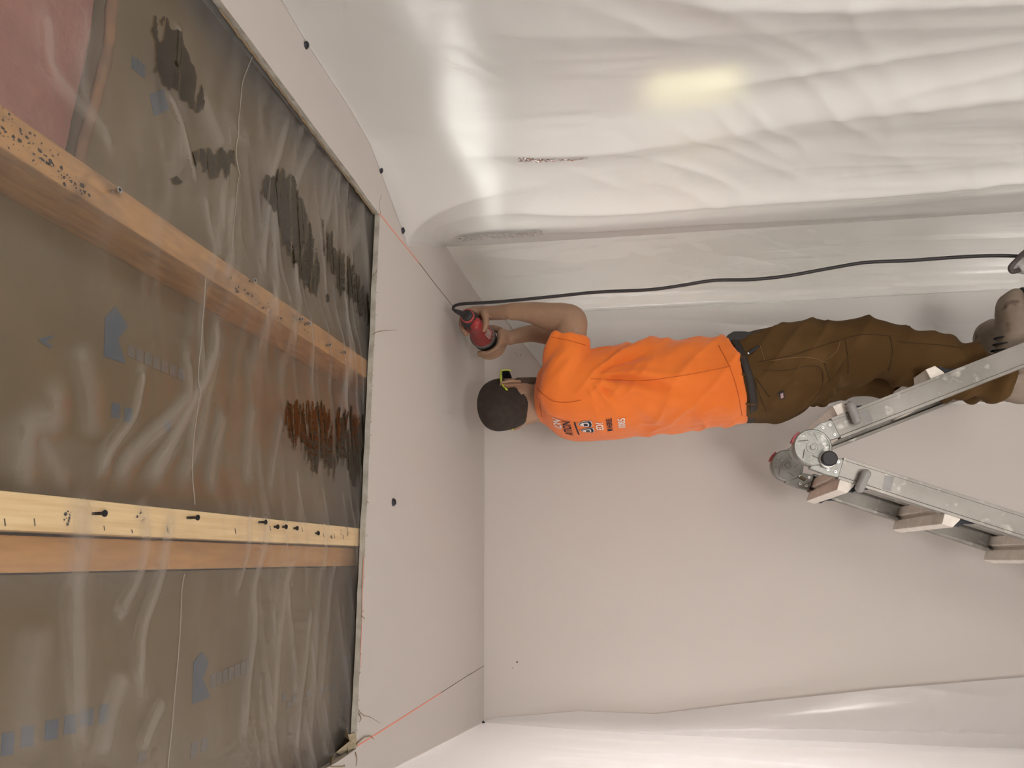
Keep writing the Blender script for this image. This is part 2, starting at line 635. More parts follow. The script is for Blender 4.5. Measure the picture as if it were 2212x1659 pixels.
for r in ((212, 1523, 231, 1566), (170, 1534, 198, 1570), (136, 1546, 162, 1587), (94, 1557, 122, 1600), (43, 1570, 70, 1615), (0, 1584, 27, 1634)):
    printed(battL, fL, rect(*r, sk=-4, skx=3), name='printed_letter')
for r in ((410, 1605, 424, 1640), (432, 1595, 446, 1625), (296, 1628, 312, 1648), (735, 1420, 765, 1443)):
    printed(battL, fL, rect(*r, sk=-5, skx=3), 'print_blue_faint', 'printed_letter')
for i, (x, y) in enumerate([(607, 1500), (618, 1516), (630, 1502), (660, 1492), (690, 1484), (712, 1480)]):
    printed(battL, fL, rect(x, y, x + 9, y + 16, -2, 2), 'print_blue_faint', 'printed_letter')
printed(battR, fR, [(322, 203), (352, 192), (364, 236), (332, 252)], name='printed_mark')
for i in range(5):
    printed(battR, fR, [(284 + i * 6, 118 + i * 5), (288 + i * 6, 121 + i * 5), (288 + i * 6, 150 + i * 5), (283 + i * 6, 147 + i * 5)], name='printed_letter')


# clear plastic film under the joists: pulled into folds that run across the joists
STREAKS = [  # (points of a bright streak along a fold, some of them reflections, half width in m, strength)
    ([(330, 778), (319, 838), (304, 901), (255, 973), (210, 1055)], 0.006, 0.50),
    ([(413, 710), (424, 838), (405, 883), (300, 988), (255, 1063)], 0.008, 0.45),
    ([(477, 640), (480, 748), (458, 823), (431, 868), (360, 1003), (311, 1059)], 0.009, 0.55),
    ([(445, 560), (446, 700), (452, 820), (428, 930), (420, 1090)], 0.007, 0.42),
    ([(500, 700), (470, 830), (440, 960), (380, 1080)], 0.010, 0.35),
    ([(188, 740), (210, 811), (221, 875), (216, 958)], 0.012, 0.32),
    ([(150, 800), (139, 905), (90, 925), (67, 999), (30, 1060)], 0.012, 0.40),
    ([(110, 920), (125, 990), (150, 1060)], 0.010, 0.28),
    ([(173, 1040), (178, 1140), (184, 1300), (191, 1502), (195, 1659)], 0.014, 0.52),
    ([(300, 1060), (315, 1160), (308, 1262), (263, 1348)], 0.009, 0.45),
    ([(380, 1080), (360, 1165), (356, 1262), (326, 1375), (330, 1555)], 0.009, 0.50),
    ([(296, 1435), (259, 1540), (233, 1659)], 0.016, 0.50),
    ([(110, 1330), (90, 1420), (79, 1540), (70, 1659)], 0.018, 0.32),
    ([(379, 1502), (349, 1562), (319, 1637)], 0.010, 0.50),
    ([(574, 1060), (574, 1165), (559, 1270), (563, 1356), (544, 1502), (537, 1637)], 0.010, 0.45),
    ([(540, 1080), (536, 1200), (520, 1300)], 0.008, 0.35),
    ([(687, 1277), (675, 1412), (660, 1525), (650, 1659)], 0.010, 0.40),
    ([(640, 1180), (625, 1300), (610, 1450), (600, 1640)], 0.012, 0.35),
    ([(730, 1180), (720, 1330), (700, 1560)], 0.012, 0.30),
    ([(110, -20), (120, 75), (128, 150), (195, 233), (233, 278)], 0.010, 0.42),
    ([(210, -20), (203, 75), (193, 131), (200, 220), (240, 290), (240, 360)], 0.009, 0.36),
    ([(360, 173), (398, 263), (413, 319), (440, 420)], 0.007, 0.55),
    ([(400, 40), (395, 110), (390, 150)], 0.005, 0.45),
    ([(440, 190), (470, 260), (500, 330)], 0.018, 0.42),
    ([(480, 220), (530, 290), (560, 300)], 0.014, 0.30),
    ([(638, 220), (615, 319), (600, 380), (585, 525), (570, 620)], 0.010, 0.50),
    ([(690, 290), (660, 360), (640, 420)], 0.012, 0.38),
    ([(454, 405), (458, 488), (470, 560)], 0.008, 0.40),
    ([(520, 400), (512, 470), (500, 560), (480, 620)], 0.010, 0.42),
    ([(735, 330), (725, 420), (705, 500)], 0.014, 0.36),
    ([(790, 480), (770, 520), (745, 545)], 0.018, 0.36),
    ([(560, 860), (548, 950), (540, 1060)], 0.012, 0.32),
    ([(620, 880), (600, 980), (585, 1080)], 0.010, 0.30),
    ([(500, 880), (480, 960), (455, 1080)], 0.012, 0.36),
]
_SEG = []
for pts_, w_, k_ in STREAKS:
    q_ = spline([at_z(px, py, ZP)[:2] for px, py in pts_], 14)
    _SEG.append((q_, w_ * 1.35, k_ * 0.86))


def fold_shine_at(x, y):
    """fold relief and painted whiteness at (x, y): traced bright streaks plus the fine gathers near the cut edge and the joists"""
    x = np.asarray(x, float)
    y = np.asarray(y, float)
    B = np.zeros(np.broadcast(x, y).shape)
    for q, w, k in _SEG:
        best = np.full(B.shape, 9.0)
        tt = np.zeros(B.shape)
        n = len(q) - 1
        for i in range(n):
            d = q[i + 1] - q[i]
            t = np.clip(((x - q[i, 0]) * d[0] + (y - q[i, 1]) * d[1]) / (d @ d), 0, 1)
            e = np.hypot(x - q[i, 0] - t * d[0], y - q[i, 1] - t * d[1])
            m_ = e < best
            best = np.where(m_, e, best)
            tt = np.where(m_, (i + t) / n, tt)
        end = smooth(0, 0.18, tt) * smooth(1, 0.82, tt)
        B = np.maximum(B, k * np.exp(-(best / w) ** 2) * end)
    far = smooth(0.75, 1.45, y)
    w = y + 0.05 * perlin(x * 3, y * 1.5, 3.0)
    fine = np.clip(perlin(w * 24.0, x * 1.8, 9.0), 0, 1) * 0.55 + np.clip(perlin((y + 0.4 * (x - 0.43)) * 48, x * 2.2, 14.0), 0, 1) * 0.40
    near_damp = smooth(0.30, 0.03, np.abs(x - 0.50))
    B = np.maximum(B, fine * (0.75 * far + 0.5 * near_damp * smooth(0.5, 0.9, y)))
    B = B + 0.10 * np.clip(perlin(x * 5, y * 4, 31.0), 0, 1) + 0.08 * far
    return B


def film_z(x, y):
    x = np.asarray(x, float)
    y = np.asarray(y, float)
    jo = np.minimum(np.minimum(np.abs(x - 0.046), np.abs(x - 0.436)), np.minimum(np.abs(x + 0.42), np.abs(x - 0.88)))
    free = smooth(0.018, 0.10, jo)                      # held up along the joists
    hold = smooth(1.72, 1.55, y) * 0.8 + 0.2
    sag = 0.006 * perlin(x * 3, y * 3, 2.0)
    return ZP - (0.013 * fold_shine_at(x, y) * (0.25 + 0.75 * free) + sag * free) * hold + 0.012 * free * hold


nx, ny = 260, 560
X, Y = np.meshgrid(np.linspace(-0.47, 0.91, nx), np.linspace(-0.45, 1.74, ny), indexing='ij')
ins = (X < OX0 + 0.02) | (X > OX1 + 0.01 + (OY1 - Y) * 0.026) | (Y > OY1 - 0.015)
Z = film_z(X, Y)
lim = CEIL + 0.0145
Zc = np.where(ins, np.maximum(Z, lim), Z)
Zc = np.maximum(Zc, CEIL + 0.004)
film_me = grid_sheet(np.stack([X, Y, Zc], -1))
at_b = film_me.attributes.new('fold_shine', 'FLOAT', 'POINT')
at_b.data.foreach_set('value', np.clip(fold_shine_at(X, Y), 0, 1).reshape(-1))
film = link('vapour_film', film_me, 'film_ceiling', smooth_=True)
tag(film, 'clear wrinkled plastic film stretched under the joists across the ceiling opening', 'plastic film')


# wet patches where the film clings to the paper
def inside(poly, x, y):
    poly = np.asarray(poly)
    r = np.zeros(x.shape, bool)
    j = len(poly) - 1
    for i in range(len(poly)):
        xi, yi = poly[i]
        xj, yj = poly[j]
        c = ((yi > y) != (yj > y)) & (x < (xj - xi) * (y - yi) / (yj - yi + 1e-12) + xi)
        r ^= c
        j = i
    return r


def wet(poly_px, seed, comb=0.0, combf=60, lower=0.0015):
    P = np.array([at_z(px, py, ZP)[:2] for px, py in poly_px])
    lo, hi = P.min(0) - 0.01, P.max(0) + 0.01
    st = 0.0026
    xs, ys = np.arange(lo[0], hi[0], st), np.arange(lo[1], hi[1], st)
    X, Y = np.meshgrid(xs, ys, indexing='ij')
    Xn = X + 0.006 * perlin(X * 30, Y * 60, seed) + comb * (ridge(perlin(Y * combf, X * 3, seed + 2)) - 0.3)
    Yn = Y + 0.003 * perlin(X * 40, Y * 40, seed + 5)
    keep = inside(P, Xn, Yn)
    keep &= ~((np.abs(perlin((Y + 0.15 * X) * combf * 0.8, X * 4, seed + 9)) < 0.05) & (comb > 0))
    ZW = np.maximum(film_z(X, Y), CEIL + 0.004) - lower
    idx = -np.ones(X.shape, int)
    m = MB()
    V, F = [], []

    def vid(i, j):
        if idx[i, j] < 0:
            idx[i, j] = len(V)
            V.append((X[i, j], Y[i, j], ZW[i, j]))
        return idx[i, j]
    kc = keep[:-1, :-1]
    for i, j in zip(*np.nonzero(kc)):
        F.append((vid(i, j), vid(i + 1, j), vid(i + 1, j + 1), vid(i, j + 1)))
    m.add(V, F)
    o = m.build('wet_patch', 'film_wet', film, smooth_=True)
    return o


wet([(345, 40), (362, 32), (395, 70), (425, 130), (447, 190), (446, 240), (420, 225), (392, 196), (362, 175), (342, 145), (350, 100), (338, 70)], 1.0, 0.012, 30)
wet([(585, 375), (615, 362), (640, 385), (668, 440), (690, 520), (700, 590), (695, 650), (660, 600), (640, 560), (618, 500), (600, 450), (575, 420)], 3.0, 0.02, 34)
wet([(700, 480), (720, 500), (760, 560), (800, 640), (801, 700), (788, 670), (752, 640), (722, 570), (705, 530)], 5.0, 0.03, 50)
wet([(622, 880), (640, 856), (668, 880), (700, 862), (730, 890), (765, 885), (787, 905), (785, 1010), (770, 1040), (745, 985), (725, 1030), (700, 1000), (682, 1012), (660, 965), (640, 950), (618, 925)], 7.0, 0.03, 46)
wet([(418, 322), (432, 318), (470, 325), (520, 330), (522, 360), (505, 388), (490, 368), (478, 385), (455, 372), (440, 350), (420, 345)], 9.0, 0.012, 36)
wet([(372, 380), (392, 382), (403, 392), (395, 400), (380, 392)], 11.0)
wet([(712, 632), (722, 636), (722, 652), (714, 656)], 12.0)


# a long straight pleat of the film (fold line parallel to the board edge)
def pleat(px_pts, r=0.0016):
    m = MB()
    pts = []
    for px, py in px_pts:
        p = at_z(px, py, ZP)
        pts.append((p[0], p[1], float(max(film_z(p[0], p[1]), CEIL + 0.004)) - 0.0015))
    pts = spline(pts, 40)
    for q in pts:
        q[2] = float(max(film_z(q[0], q[1]), CEIL + 0.004)) - 0.0012
    m.tube(pts, r, 6)
    return m.build('pleat', 'film_pleat', film, smooth_=True)


pleat([(555, 80), (540, 160), (530, 240), (524, 330), (533, 380)], 0.0007)
pleat([(530, 380), (515, 470), (500, 540)], 0.0005)
pleat([(442, 600), (445, 700), (440, 850), (425, 960), (420, 1090)], 0.0006)
pleat([(408, 1240), (406, 1380), (392, 1540), (378, 1659)], 0.0006)


# screws left standing in the joists
def screw(px, py, ln, tilt, black=False, label=''):
    p = at_z(px, py, ZP - ln + 0.002)
    base = empty('drywall_screw', tuple(p))
    top = np.array([p[0] - tilt, p[1] + 0.004, ZP + 0.014])
    d = np.array(p) - top
    d /= np.linalg.norm(d)
    m = MB()
    n = 22
    pts = [top + (np.array(p) - top) * t for t in np.linspace(0, 1, n)]
    m.tube(pts, [0.0016 + (0.0006 if i % 2 else 0) for i in range(n)], 8)
    m.build('shank', 'screw_black' if black else 'screw_steel', base, smooth_=True)
    m = MB()
    u, w, dd = basis(d)
    ring = lambda r, h: [np.array(p) + dd * h + r * (math.cos(t) * u + math.sin(t) * w) for t in np.linspace(0, 2 * math.pi, 14, endpoint=False)]
    m.loft([ring(0.0018, -0.005), ring(0.0030, -0.002), ring(0.0042, 0.0), ring(0.0042, 0.0006)])
    h = m.build('head', 'screw_black' if black else 'screw_steel', base)
    m = MB()
    for a, b in ((u, w), (w, u)):
        c = np.array(p) + dd * 0.0008
        m.prism([c - a * 0.0024 - b * 0.0006, c + a * 0.0024 - b * 0.0006, c + a * 0.0024 + b * 0.0006, c - a * 0.0024 + b * 0.0006], dd * 0.0002)
    m.build('cross_recess', 'screw_black', h)
    tag(base, label, 'screw', 'screws left in the joists')


D_ = 'steel screw standing out of the damp joist, '
screw(258, 410, 0.012, 0.001, label=D_ + 'farthest from the cut edge')
screw(551, 606, 0.010, 0.0, label=D_ + 'second farthest from the cut edge')
screw(652, 689, 0.008, 0.0, label=D_ + 'rear one of the close pair')
screw(669, 698, 0.008, 0.0, label=D_ + 'front one of the close pair')
screw(713, 745, 0.008, 0.0, label=D_ + 'second nearest the cut edge')
screw(745, 761, 0.008, 0.0, label=D_ + 'nearest the cut edge')
P_ = 'dark screw standing out of the pale pine joist, '
screw(226, 1109, 0.016, 0.0, True, P_ + 'farthest from the cut edge')
screw(427, 1118, 0.016, 0.0, True, P_ + 'in the middle of the joist')
screw(574, 1128, 0.012, 0.0, True, P_ + 'just before the row of three')
screw(600, 1138, 0.006, 0.0, True, P_ + 'first in the row of three')
screw(618, 1138, 0.006, 0.0, True, P_ + 'second in the row of three')
screw(642, 1141, 0.006, 0.0, True, P_ + 'third in the row of three')
screw(688, 1152, 0.005, 0.0, True, P_ + 'nearest the cut edge')

# staples and mould specks on the joists (single stains joined)
pj = bpy.data.objects
jo_list = [o for o in bpy.data.objects if o.name.startswith('ceiling_joist')]
pine, amber, damp = jo_list[0], jo_list[1], jo_list[2]
m = MB()
for px, py, ln in [(16, 1128, 8), (80, 1128, 8), (230, 1141, 5), (366, 1144, 7), (512, 1147, 6), (587, 1141, 5), (656, 1144, 5), (290, 1148, 4), (725, 1158, 5), (744, 1160, 5), (702, 1156, 4), (752, 1143, 5)]:
    a, b = at_z(px, py - ln, ZP), at_z(px + 2, py + ln, ZP)
    m.tube([(a[0], a[1], ZP + 0.0035), (b[0], b[1], ZP + 0.0035)], 0.0006, 5)
o = m.build('staples', 'screw_black', pine)
o['kind'] = 'stuff'


def specks(parent, pts, n, sx, sy, seed):
    g = np.random.default_rng(seed)
    m = MB()
    for (px, py) in pts:
        c = at_z(px, py, ZP)
        for _ in range(n):
            x, y = c[0] + g.normal() * sx, c[1] + g.normal() * sy
            if not parent.bound_box[0][0] + 0.003 < x < parent.bound_box[6][0] - 0.003:
                continue
            r = abs(g.normal()) ** 1.6 * 0.00055 + 0.0002
            k = 6
            m.add([(x + r * (0.6 + g.random()) * math.cos(t), y + r * (0.6 + g.random()) * 1.3 * math.sin(t), ZP + 0.0032) for t in np.linspace(0, 6.28, k, endpoint=False)], [tuple(range(k))])
    o = m.build('mould_specks', 'mold', parent)
    o['kind'] = 'stuff'


specks(damp, [(10, 275), (40, 305), (75, 310), (110, 340), (125, 370), (150, 385), (165, 400), (180, 420), (120, 390)], 22, 0.010, 0.013, 5)
specks(damp, [(105, 412), (120, 425), (135, 436)], 40, 0.005, 0.007, 6)
specks(damp, [(500, 600), (520, 625), (545, 640), (570, 660), (590, 675), (610, 690), (640, 695), (660, 700)], 24, 0.005, 0.008, 7)
specks(pine, [(152, 1110), (153, 1125), (308, 1105), (312, 1125), (690, 1150), (720, 1155), (740, 1150), (755, 1150), (560, 1100)], 10, 0.004, 0.003, 8)

# loose fibres and torn paper at the cut edge of the board
def fibre(px_pts, r, z=CEIL - 0.002, drop=0.0):
    pts = spline([at_z(x, y, z - drop * i / len(px_pts)) for i, (x, y) in enumerate(px_pts)], 18)
    m = MB().tube(pts, [r * (1 - 0.6 * i / 17) for i in range(18)], 6)
    m.build('paper_fibre', 'paper_fibre', ceil_o, smooth_=True)


fibre([(806, 722), (818, 716), (838, 714), (858, 713)], 0.0010, drop=0.01)
fibre([(775, 1535), (785, 1545), (796, 1548), (805, 1552), (822, 1563)], 0.0008, drop=0.01)
fibre([(775, 1540), (780, 1552), (776, 1560)], 0.0010)
fibre([(770, 1607), (785, 1594), (800, 1590), (808, 1597)], 0.0015, drop=0.012)
fibre([(781, 1331), (786, 1334), (788, 1338)], 0.0010)
fibre([(768, 1625), (771, 1640), (769, 1655)], 0.0012)
fibre([(805, 595), (812, 590), (815, 580)], 0.0008)
fibre([(822, 462), (820, 440), (824, 420)], 0.0004)
for i in range(34):
    x = random.uniform(OX0 + 0.01, OX1 - 0.01)
    p = np.array([x, OY1 + 0.001, CEIL - 0.0003])
    ln = random.uniform(0.002, 0.006)
    m = MB().tube([p, p + np.array([random.uniform(-1, 1) * ln, ln * 0.7, -ln * 0.4])], [0.0006, 0.0002], 5)
    m.build('paper_fibre', 'paper_fibre', ceil_o)
# curled brown paper along the right cut edge
m = MB()
ys = np.linspace(OY1 - 0.01, 0.95, 60)
pts = [(OX1 + (OY1 - y) * 0.0285 - 0.004 + 0.002 * perlin(y * 40, 1.0), y, CEIL + 0.010 + 0.002 * perlin(y * 60, 3.0)) for y in ys]
m.tube(pts, [0.0022 + 0.0016 * perlin(i * 0.9, 0.4) for i in range(60)], 6)
m.build('torn_paper_edge', 'paper_fibre', ceil_o, smooth_=True)
# torn paper flaps in the corner beside the curtain
for k, (poly, dz) in enumerate([([(722, 1625), (738, 1600), (748, 1572), (752, 1590), (757, 1582), (758, 1612), (742, 1630)], 0.004),
                                ([(700, 1655), (715, 1628), (722, 1640), (738, 1632), (730, 1655), (705, 1665)], 0.002),
                                ([(738, 1610), (752, 1592), (760, 1620), (745, 1638)], 0.0)]):
    P = [at_z(x, y, CEIL + 0.012) for x, y in poly]
    P = [p + np.array([0, 0, -0.014 * math.sin(i * 1.7 + k) - dz]) for i, p in enumerate(P)]
    MB().prism(P, (0, 0, 0.0008)).build('torn_paper_flap', 'torn_paper', ceil_o)

# cutting guide lines on the ceiling; red laser light painted as thin strips
def line(name, pts, w, mat, label):
    P = [at_z(x, y, CEIL - 0.0003) for x, y in pts]
    m = MB()
    for a, b in zip(P[:-1], P[1:]):
        d = b - a
        d[2] = 0
        d /= np.linalg.norm(d)
        s = np.array([-d[1], d[0], 0]) * w / 2
        m.prism([a - s, a + s, b + s, b - s], (0, 0, -0.0004))
    o = m.build(name, mat)
    return tag(o, label, 'line')


line('painted_laser_line', [(820, 462), (868, 522), (905, 568)], 0.0032, 'laser_red', 'red laser line painted on the ceiling from the opening corner towards the tool')
line('cut_line', [(905, 568), (945, 620), (980, 664), (1010, 703)], 0.0022, 'mark_dark', 'thin dark scored line on the ceiling leading to the power tool')
line('painted_laser_line', [(769, 1613), (860, 1556), (952, 1497)], 0.0032, 'laser_red', 'red laser line painted on the ceiling near the plastic curtain')
line('cut_line', [(952, 1497), (1000, 1466), (1046, 1438)], 0.0016, 'mark_dark', 'thin dark scored line on the ceiling near the plastic curtain, meeting the wall')
line('painted_laser_line', [(786, 1200), (783, 1260), (782, 1330), (778, 1440)], 0.0018, 'laser_red', 'faint red laser line painted along the cut edge of the opening')


# round-headed caps that hold the plastic
def cap(pos, axis, r, label):
    pos = np.asarray(pos, float)
    e = empty('cap_nail', tuple(pos))
    u, w, d = basis(axis)
    ring = lambda q, h: [pos + d * h + q * (math.cos(t) * u + math.sin(t) * w) for t in np.linspace(0, 2 * math.pi, 20, endpoint=False)]
    MB().loft([ring(r, 0), ring(r, 0.002), ring(r * 0.86, r * 0.45), ring(r * 0.55, r * 0.68), ring(r * 0.2, r * 0.78)]).build('cap_dome', 'black_plastic', e, auto=1.0)
    MB().loft([ring(0.0015, -0.008), ring(0.0015, 0.001)]).build('nail', 'screw_steel', e)
    return tag(e, label, 'cap nail', 'black cap nails')


cap(at_z(849, 1085, CEIL), (0, 0, -1), 0.010, 'shiny black domed cap alone on the bare ceiling')
cap(at_z(661, 86, CEIL) + np.array([-0.012, 0, 0]), (-0.5, 0, -1), 0.008, 'black cap nail holding the big plastic sheet, nearest the photo edge')
cap(at_z(822, 368, CEIL), (-0.3, 0, -1), 0.008, 'black cap nail on the plastic sheet edge, middle of the three')
cap(at_z(869, 498, CEIL), (-0.1, 0, -1), 0.009, 'black cap nail on the plastic sheet edge, nearest the man')
cap(at(1043, 1563, 2.93), (0.5, -1, -0.4), 0.009, 'black cap nail pinning the curtain in the far corner')

# marks and small holes on the back wall
for k, (px, py, r, mt) in enumerate([(1117, 1430, 0.0035, 'mark_dark'), (1107, 1443, 0.0016, 'mark_dark'), (1113, 762, 0.0016, 'mold'), (1117, 768, 0.0013, 'mold'), (1125, 767, 0.002, 'mold')]):
    r0 = ray(px, py)
    t = 2.929 / (r0[1] + 0.0437 * r0[0])
    p = EYE + r0 * t
    MB().disc(p, (0.0437, 1, 0), r, 0.001, 12).build('wall_hole', mt, bpy.data.objects['wall_back'])

# ------------------------------------------------------------------ plastic sheets on the sides
FLAP = [(-0.5, 0.0), (1.0, 0.004), (1.13, 0.010), (1.22, 0.018), (1.45, 0.022), (1.58, 0.035), (1.657, 0.066), (1.842, 0.145), (1.886, 0.168), (2.278, 0.004)]


def wall_folds(y, z, seed, amp=1.0, slant=0.05):
    """folds that hang down the sheet; returned as a distance into the room"""
    top = CEIL - z
    w = y + slant * top * perlin(y * 1.1, 0.3, seed) + 0.05 * perlin(y * 2.0, z * 1.3, seed + 1)
    a = ridge(perlin(w * 3.0, z * 0.35, seed + 2)) * 0.026
    b = ridge(perlin(w * 6.0 + 0.8 * z * perlin(y * 0.8, z * 0.5, seed + 12), z * 0.8, seed + 3)) * 0.009 * smooth(-0.2, 0.3, perlin(y * 1.3, z * 1.1, seed + 11))
    c = ridge(perlin(w * 15.0, z * 1.6, seed + 4)) * 0.0022 * smooth(0.0, 0.35, perlin(y * 1.7, z * 1.9, seed + 10))
    s = 0.010 * perlin(y * 2.2, z * 1.6, seed + 5)
    # slanting creases
    q = ridge(perlin((y * 0.8 + z) * 6.0, (y - z) * 1.2, seed + 6)) * 0.0045 * smooth(0.1, 0.5, perlin(y * 1.5, z * 1.5, seed + 7) + 0.3)
    r = 0.0011 * perlin(y * 34, z * 22, seed + 8) * smooth(0.0, 0.4, perlin(y * 2, z * 2, seed + 9) + 0.1)
    return amp * (a + b + c + s + q + r + 0.008)


ny, nt = 330, 330
ys = np.linspace(-0.45, 2.278, ny)
ts = np.linspace(0, 1, nt)
P = np.zeros((ny, nt, 3))
for i, y in enumerate(ys):
    w = interp(FLAP, y)
    n0 = int(nt * 0.22)
    t = np.linspace(0, 1, n0)
    p0 = np.array([XR - w, CEIL - 0.0015])
    p1 = np.array([XR - 0.22 * w - 0.006, CEIL - 0.010 - 0.05 * w])
    p2 = np.array([XR - 0.008, CEIL - 0.14 - 1.5 * w])
    b = ((1 - t) ** 2)[:, None] * p0 + (2 * t * (1 - t))[:, None] * p1 + (t ** 2)[:, None] * p2
    zz = np.linspace(p2[1], 0.01, nt - n0 + 1)[1:]
    xz = np.vstack([b, np.stack([np.full_like(zz, XR - 0.008), zz], 1)])
    k = smooth(0, 0.55, CEIL - xz[:, 1]) * 0.97 + 0.03
    k *= 0.35 + 0.65 * smooth(2.28, 2.1, y)
    P[i, :, 0] = xz[:, 0] - wall_folds(y, xz[:, 1], 20.0) * k
    P[i, :, 1] = y
    P[i, :, 2] = np.minimum(xz[:, 1], CEIL - 0.001)
sheet_r = link('plastic_sheet', grid_sheet(P), 'film_wall', smooth_=True)
tag(sheet_r, 'large translucent plastic sheet covering the side wall and its opening', 'plastic sheet', 'plastic dust sheets')
nt2 = 330
zz2 = np.linspace(CEIL - 0.002, 0.01, nt2)
top2 = CEIL - zz2
wrap2 = interp([(0.0, 0.004), (0.08, 0.05), (0.25, 0.24), (0.45, 0.36), (1.0, 0.40), (2.6, 0.42)], top2)
P2 = np.zeros((150 + 70, nt2, 3))
kk = smooth(0, 0.35, top2) * 0.95 + 0.05
for i, y in enumerate(np.linspace(2.16, 2.872, 150)):
    rnd = 0.05 * smooth(2.74, 2.872, y) ** 2 * smooth(0.0, 0.3, top2)       # rounds the corner
    P2[i, :, 0] = XR - 0.0035 - wall_folds(y, zz2, 41.0, 0.5) * kk * smooth(2.16, 2.4, y) * (1 - 0.7 * smooth(2.7, 2.872, y)) - rnd
    P2[i, :, 1] = y - 0.0 * rnd
    P2[i, :, 2] = zz2
for j in range(70):
    u = (j + 1) / 70
    x = XR - 0.004 - 0.05 * smooth(0.0, 0.3, top2) - wrap2 * u
    P2[150 + j, :, 0] = x
    P2[150 + j, :, 1] = back_y(x) - 0.006 - (0.014 * (1 - u) + 0.6 * wall_folds(2.9 + wrap2 * u, zz2, 41.0, 0.6)) * kk
    P2[150 + j, :, 2] = zz2
sheet_c = link('plastic_sheet', grid_sheet(P2), 'film_wall', smooth_=True)
tag(sheet_c, 'plastic sheet taped into the corner behind the man, under the larger sheet', 'plastic sheet', 'plastic dust sheets')

# strip of crinkled clear tape over the seam
poly_mat('tape_clear', 0.80, (0.9, 0.9, 0.9), 0.08, tint=(0.98, 0.98, 0.98), translucent=0.4, gloss=0.20, crinkle=1.0, crinkle_scale=150)


def tape(pts, w, label):
    """tape along px points on the side wall"""
    c = spline([at_x(px, py, XR - 0.03) for px, py in pts], 60)
    V = np.zeros((60, 9, 3))
    for i in range(60):
        d = c[min(i + 1, 59)] - c[max(i - 1, 0)]
        d /= np.linalg.norm(d)
        s = np.cross(d, [1, 0, 0])
        for j in range(9):
            V[i, j] = c[i] + s * w * (j / 8 - 0.5)
    V[..., 0] -= 0.003 * perlin(V[..., 2] * 140, V[..., 1] * 90, 2.0)
    o = link('clear_tape', grid_sheet(V), 'tape_clear', smooth_=True)
    tag(o, label, 'tape', 'clear tape strips on the plastic')


tape([(990, 517), (1060, 511), (1120, 508), (1172, 502)], 0.030, 'crinkled clear tape over the sheet seam, near the ceiling')
tape([(1120, 345), (1180, 345), (1270, 340)], 0.022, 'crinkled clear tape in the middle of the large plastic sheet')

# curtain on the other side: hangs from the ceiling and turns onto the back wall
nt = 300
na, nb = 200, 60
P = np.zeros((na + nb, nt, 3))
zs = np.concatenate([np.linspace(CEIL - 0.0015, CEIL - 0.12, 40), np.linspace(CEIL - 0.12, 0.01, nt - 39)[1:]])
top = CEIL - zs
BC = back_y(-0.585)


def left_folds(s, z, seed=60.0):
    return wall_folds(s, z, seed, 1.0, 0.12) + 0.012 * ridge(perlin(s * 5 + 0.6 * (CEIL - z), z * 0.3, 77.0)) * smooth(0.05, 0.5, CEIL - z)


for i, y in enumerate(np.linspace(-0.45, BC - 0.015, na)):
    w = min(0.13, max(0.004, 0.082 * (BC - y) / 0.93))
    h = smooth(0, 0.16 + w, top)
    k = smooth(0, 0.5, top) * 0.97 + 0.02
    k = k * (0.25 + 0.75 * smooth(BC, BC - 0.25, y))
    P[i, :, 0] = -0.585 + w * (1 - h) ** 1.5 - 0.02 * smooth(0, 0.6, top) + left_folds(y, zs) * k
    P[i, :, 1] = y
    P[i, :, 2] = zs
wrap = interp([(0.0, 0.006), (0.05, 0.02), (0.35, 0.055), (0.62, 0.055), (0.90, 0.10), (1.35, 0.165), (1.80, 0.215), (2.6, 0.33)], top)
for j in range(nb):
    u = (j + 1) / nb
    x = -0.585 - 0.02 * smooth(0, 0.6, top) * (1 - u) + wrap * u
    bulge = np.sin(np.pi * np.clip(u, 0, 1)) * 0.03 * smooth(0.2, 1.0, top) + 0.035 * smooth(0.45, 1.3, top) * u
    k = smooth(0, 0.4, top) * 0.6
    P[na + j, :, 0] = x
    P[na + j, :, 1] = back_y(x) - 0.006 - bulge - left_folds(BC + wrap * u, zs) * k * 0.5
    P[na + j, :, 2] = zs
sheet_l = link('plastic_curtain', grid_sheet(P), 'film_left', smooth_=True)
tag(sheet_l, 'white translucent plastic curtain closing the near side, lapping onto the back wall', 'plastic sheet', 'plastic dust sheets')

surf('vent_white', (0.7, 0.7, 0.68), 0.5)
# LED work light on a stand in the next room, seen blurred through the sheet
m_, n_, l_ = new_mat('led_glow')
em = n_.new('ShaderNodeEmission')
em.inputs[0].default_value = (1.0, 0.92, 0.42, 1)
em.inputs[1].default_value = 10.0
l_.new(em.outputs[0], n_['Material Output'].inputs[0])
lx, ly, lz = 1.90, 2.64, ZC - 0.215
wl = empty('work_light', (lx, ly, 0))
MB().box((lx + 0.004, ly - 0.060, lz - 0.19), (lx + 0.05, ly + 0.060, lz + 0.19)).build('case', 'lamp_case', wl, bevel=0.008)
for k in range(4):
    MB().box((lx - 0.002, ly - 0.032, lz - 0.168 + k * 0.086), (lx + 0.003, ly + 0.032, lz - 0.092 + k * 0.086)).build('led_panel', 'led_glow', wl)
MB().tube([(lx + 0.03, ly, lz - 0.18), (lx + 0.03, ly, 0.45)], 0.014, 12).build('pole', 'black_rubber', wl)
for a in (0.3, 2.4, 4.5):
    MB().tube([(lx + 0.03, ly, 0.6), (lx + 0.03 + 0.22 * math.cos(a), ly + 0.20 * math.sin(a), 0.012)], 0.010, 10).build('leg', 'black_rubber', wl)
